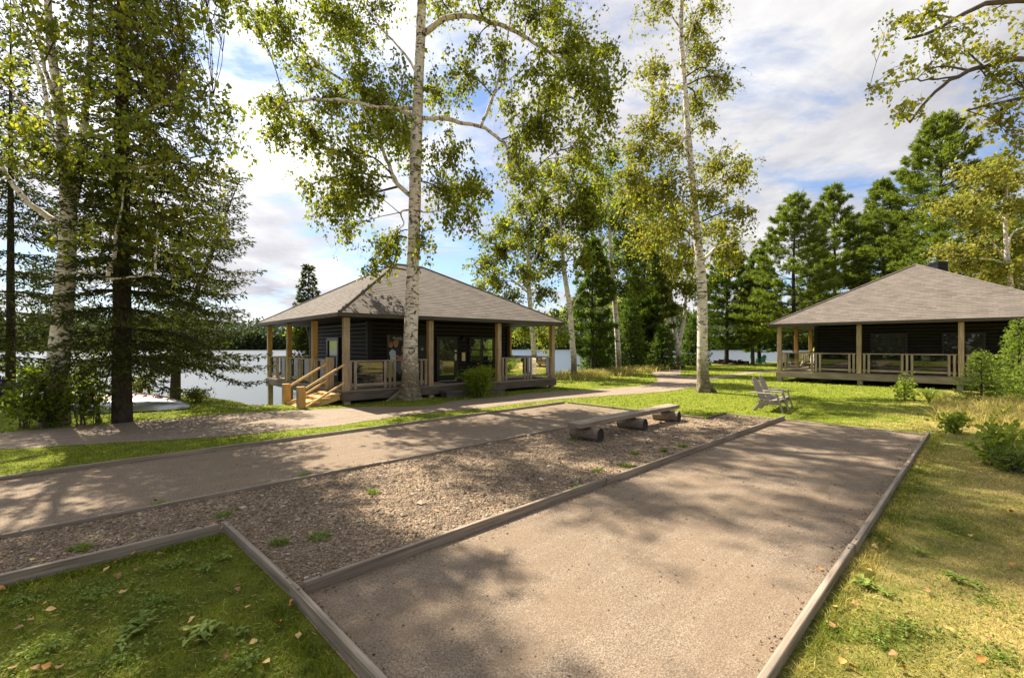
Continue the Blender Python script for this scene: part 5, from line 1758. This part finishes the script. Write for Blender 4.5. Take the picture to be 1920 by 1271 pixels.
LEAVES = {}
def fallen(px, py, mat, lab, group, size, zoff=.03):
    key = (mat, int(rng.integers(0, 2)))
    if key not in LEAVES:
        m = MB()
        pts = polyline([(-.5, 0, 0), (-.15, 0, .10 + .08 * key[1]), (.2, 0, .06), (.55, 0, .16)], 7)
        w = np.array([.05, .28, .40, .38, .28, .16, .02])
        cup = .10 + .14 * key[1]
        Vl = pts + np.stack([w * 0, w, w * cup * 2], 1); Vr = pts + np.stack([w * 0, -w, w * cup], 1)
        V = np.concatenate([Vl, pts, Vr])
        m.add(V, [[k, k + 7, k + 8, k + 1] for k in range(6)] + [[k + 7, k + 14, k + 15, k + 8] for k in range(6)], smooth=True)
        o = m.build('fallen_leaf', mat)
        LEAVES[key] = o
        c = o
    else:
        c = LEAVES[key].copy(); COL.objects.link(c)
    g = G(px, py)
    c.location = (g[0], g[1], zoff); c.scale = (size,) * 3
    c.rotation_euler = (rng.normal() * .35, rng.normal() * .35, rng.uniform(0, 6.28))
    tag(c, lab, 'leaf', group)

ca = 'dry curled leaf lying in the dark grass of the timbered corner'
for px, py, k in ((160, 1047, 2), (127, 1060, 2), (272, 1035, 0), (250, 1043, 0), (216, 1043, 3), (220, 1058, 0), (222, 1087, 1), (230, 1117, 0), (85, 1140, 3), (95, 1150, 0), (57, 1170, 1), (360, 1170, 0), (392, 1180, 1), (350, 1188, 0),
                  (445, 1112, 1), (465, 1145, 0), (512, 1153, 1), (522, 1175, 3), (547, 1137, 3), (552, 1130, 1), (445, 1226, 3), (475, 1212, 0), (88, 1258, 3), (65, 1263, 1), (22, 1262, 1), (35, 1185, 1), (2, 1110, 3), (257, 1075, 1),
                  (300, 1045, 1), (200, 1073, 0), (318, 1062, 1), (355, 1038, 1), (40, 1092, 1), (110, 1262, 1), (150, 1190, 1), (500, 1250, 0), (560, 1200, 0), (420, 1240, 1)):
    fallen(px, py, ('fallen_tan', 'fallen_brown', 'fallen_yellow', 'fallen_orange')[k], ca, 'fallen leaves in the grass corner', .048)
cb = 'fallen leaf lying on the gravel between the timbers'
for px, py, k in ((400, 985, 3), (525, 972, 3), (522, 984, 3), (582, 1002, 0), (215, 967, 1), (445, 957, 0), (120, 1043, 3), (105, 1048, 1), (290, 940, 1), (640, 905, 1), (820, 960, 1), (880, 880, 0), (1537, 1070, 3), (1590, 845, 2), (480, 930, 1),
                  (960, 850, 1), (745, 1000, 1), (60, 1052, 0)):
    fallen(px, py, ('fallen_tan', 'fallen_brown', 'fallen_yellow', 'fallen_orange')[k], cb, 'fallen leaves on the gravel', .045, .016)
cc = 'brownish fallen leaf on the dry right lawn'
for px, py, k in ((1665, 1018, 3), (1640, 1030, 0), (1690, 1262, 3), (1675, 1235, 1), (1600, 1260, 3), (1604, 1140, 1), (1565, 1145, 0), (1760, 1268, 3), (1840, 1245, 3), (1740, 1115, 1), (1900, 1065, 3), (1895, 963, 3), (1720, 985, 1),
                  (1580, 1250, 3), (1850, 1205, 1), (1630, 1075, 0), (1780, 1190, 0), (1560, 1180, 1), (1700, 1160, 1), (1820, 1010, 0)):
    fallen(px, py, ('fallen_tan', 'fallen_brown', 'fallen_yellow', 'fallen_orange')[k], cc, 'fallen leaves on the right lawn', .048)

lawn()
pebbles()
rng = np.random.default_rng(71)
LX = []
for (a_, b_, n) in (((1.2, .84), (12.3, .82), 420), ((1.2, 3.34), (12.3, 3.32), 420), ((1.2, 3.46), (12.3, 3.44), 380), ((-6, 6.36), (11, 6.24), 300), ((-6, 6.47), (11, 6.33), 260), ((-4, 9.06), (10.9, 8.95), 260),
                    ((1.2, .9), (1.2, 3.3), 160), ((1.18, 3.5), (1.12, 5.0), 120), ((-5, 5.14), (1, 5.16), 220)):
    f = rng.random(n)[:, None]
    q = ST(*a_) + (ST(*b_) - ST(*a_)) * f
    q[:, :2] += Vv * np.sign((a_[1] % 1) - .5) * 0 + rng.normal(size=(n, 2)) * .012
    q[:, :2] += (np.abs(rng.normal(size=(n, 1))) * .05) * (Vv if a_[1] in (.84, 3.46, 6.47, 5.14) else -Vv)
    LX.append(q)
sc_ = np.array([ST(x, y) for x, y in zip(rng.uniform(.9, 12, 2600), rng.uniform(.9, 8.9, 2600))])
LX.append(sc_[rng.random(len(sc_)) < np.clip(6.5 / np.hypot(sc_[:, 0], sc_[:, 1]) ** 1.2, 0, 1)])
LX = np.vstack(LX)
LX = LX[gravel_zone(LX[:, 0], LX[:, 1])]
LX[:, 2] = .013
ax = rng.normal(size=LX.shape) * [1, 1, .12]
mb = MB(); leaf_cards(mb, LX, ax, rng.uniform(.012, .035, len(LX)), rng.uniform(.004, .016, len(LX)), rng, .2)
tag(mb.build('litter', 'litter_bits', None, 'stuff'), 'dry twigs and leaf bits gathered along the timbers and strewn over the gravel', 'litter')
far_forest()
rng = np.random.default_rng(61)  # leaf-card trees out of view, added to darken the window reflections
PO = []
for i in range(46):
    f = i / 45
    a = math.radians(-110 - 175 * f)
    c = np.array([math.cos(a) * (26 + rng.uniform(-3, 6)), -2 + math.sin(a) * 24, 0])
    if i % 3 == 0: c = np.array([rng.uniform(31, 40), -12 + 26 * f, 0])
    elif c[1] > -4 and c[0] < 22: continue
    H = rng.uniform(9, 15)
    q = rng.random((420, 1))
    PO.append(c + np.concatenate([rng.normal(size=(420, 2)) * (2.6 * (1.1 - q)), q * H], 1))
PO = np.vstack(PO)
mb = MB(); leaf_cards(mb, PO, rng.normal(size=PO.shape), 1.3, .9, rng)
tag(mb.build('unseen_woods', 'far_foliage', None, 'stuff'), 'unseen trees added out of view to darken reflections in the cabin windows', 'unseen_woods')

# ------------------------------------------------------------------ light, sky, camera
EL = math.radians(51)
S = Vector((-.72 * math.cos(EL), .694 * math.cos(EL), math.sin(EL)))
su = bpy.data.lights.new('sun', 'SUN')
su.energy = 5.0; su.angle = math.radians(.55); su.color = (1.0, .90, .76)
so = bpy.data.objects.new('sun', su)
COL.objects.link(so)
so.rotation_euler = S.to_track_quat('Z', 'Y').to_euler()
so.location = (-20, 20, 30)

w = bpy.data.worlds.new('World')
scn.world = w
w.use_nodes = True
nt = w.node_tree
nt.nodes.clear()
def nn(t, **k):
    x = nt.nodes.new(t)
    for a, b in k.items():
        setattr(x, a, b)
    return x
def mth(op, a, b=None, clamp=False):
    x = nn('ShaderNodeMath', operation=op, use_clamp=clamp)
    for v, i in ((a, 0), (b, 1)):
        if v is None: continue
        if isinstance(v, (int, float)): x.inputs[i].default_value = v
        else: nt.links.new(v, x.inputs[i])
    return x.outputs[0]
out = nn('ShaderNodeOutputWorld'); bg = nn('ShaderNodeBackground')
sky = nn('ShaderNodeTexSky', sky_type='NISHITA', sun_disc=False)
sky.sun_elevation = EL
sky.sun_rotation = math.atan2(S.x, S.y)
sky.air_density = 1.0; sky.dust_density = .6; sky.ozone_density = 1.5
tc = nn('ShaderNodeTexCoord')
sep = nn('ShaderNodeSeparateXYZ'); nt.links.new(tc.outputs['Generated'], sep.inputs[0])
zz = mth('ADD', mth('MAXIMUM', sep.outputs[2], 0.0), .22)
cx, cy = mth('DIVIDE', sep.outputs[0], zz), mth('DIVIDE', sep.outputs[1], zz)
comb = nn('ShaderNodeCombineXYZ'); nt.links.new(cx, comb.inputs[0]); nt.links.new(cy, comb.inputs[1])
def noise(scale, detail, rough, dist=0.0, off=(0, 0, 0), sc=(1, 1, 1)):
    mp = nn('ShaderNodeMapping'); mp.inputs['Location'].default_value = off; mp.inputs['Scale'].default_value = sc
    nt.links.new(comb.outputs[0], mp.inputs[0])
    x = nn('ShaderNodeTexNoise')
    x.inputs['Scale'].default_value = scale; x.inputs['Detail'].default_value = detail; x.inputs['Roughness'].default_value = rough; x.inputs['Distortion'].default_value = dist
    nt.links.new(mp.outputs[0], x.inputs[0])
    return x.outputs['Fac']
def ramp(f, stops):
    r = nn('ShaderNodeValToRGB'); e = r.color_ramp.elements
    while len(e) < len(stops): e.new(.5)
    for el, (p, c) in zip(e, stops):
        el.position = p; el.color = (*c, 1) if isinstance(c, tuple) else (c, c, c, 1)
    nt.links.new(f, r.inputs[0]); return r.outputs[0]
big = noise(.85, 8, .58, .25, (3.1, 1.7, 0))
fine = noise(2.6, 9, .62, .35, (7.0, 2.0, 0), (.8, 1.25, 1))
cov = mth('ADD', mth('MULTIPLY', big, .6), mth('MULTIPLY', fine, .4))
mask = ramp(cov, [(.415, 0.0), (.52, 1.0)])
shade = noise(1.5, 7, .6, .2, (1.0, 9.0, 0))
ccol = ramp(shade, [(.30, (2.6, 2.6, 2.85)), (.48, (3.7, 3.65, 3.8)), (.68, (5.6, 5.5, 5.35))])
# cloud is brighter round the sun
dot = nn('ShaderNodeVectorMath', operation='DOT_PRODUCT'); nt.links.new(tc.outputs['Generated'], dot.inputs[0]); dot.inputs[1].default_value = S
glow = ramp(dot.outputs['Value'], [(.45, 1.0), (.72, 1.22), (1.0, 2.5)])
mul = nn('ShaderNodeMix', data_type='RGBA', blend_type='MULTIPLY'); mul.inputs[0].default_value = 1
nt.links.new(ccol, mul.inputs[6]); nt.links.new(glow, mul.inputs[7])
skm = nn('ShaderNodeMix', data_type='RGBA', blend_type='MULTIPLY'); skm.inputs[0].default_value = 1
nt.links.new(sky.outputs[0], skm.inputs[6]); skm.inputs[7].default_value = (.74, .80, .91, 1)
mx = nn('ShaderNodeMix', data_type='RGBA')
nt.links.new(mask, mx.inputs[0]); nt.links.new(skm.outputs[2], mx.inputs[6]); nt.links.new(mul.outputs[2], mx.inputs[7])
nt.links.new(mx.outputs[2], bg.inputs[0])
bg.inputs[1].default_value = .075
nt.links.new(bg.outputs[0], out.inputs[0])

cam = bpy.data.cameras.new('camera')
cam.sensor_width = 36.0
cam.lens = F / 1920 * 36
cam.shift_y = (HY - 635.5) / 1920
cam.clip_end = 3000; cam.clip_start = .05
co = bpy.data.objects.new('camera', cam)
COL.objects.link(co)
co.location = (0, 0, CAMH); co.rotation_euler = (math.radians(90), 0, 0)
scn.camera = co

scn.render.engine = 'CYCLES'
scn.cycles.use_denoising = True
scn.cycles.denoiser = 'OPENIMAGEDENOISE'
scn.cycles.denoising_input_passes = 'RGB_ALBEDO_NORMAL'
scn.cycles.max_bounces = 8; scn.cycles.diffuse_bounces = 3; scn.cycles.glossy_bounces = 3; scn.cycles.transmission_bounces = 4; scn.cycles.transparent_max_bounces = 8
scn.cycles.sample_clamp_indirect = 6
scn.view_settings.view_transform = 'Standard'
scn.view_settings.look = 'None'
scn.view_settings.exposure = 1.42
scn.view_settings.gamma = 1.0
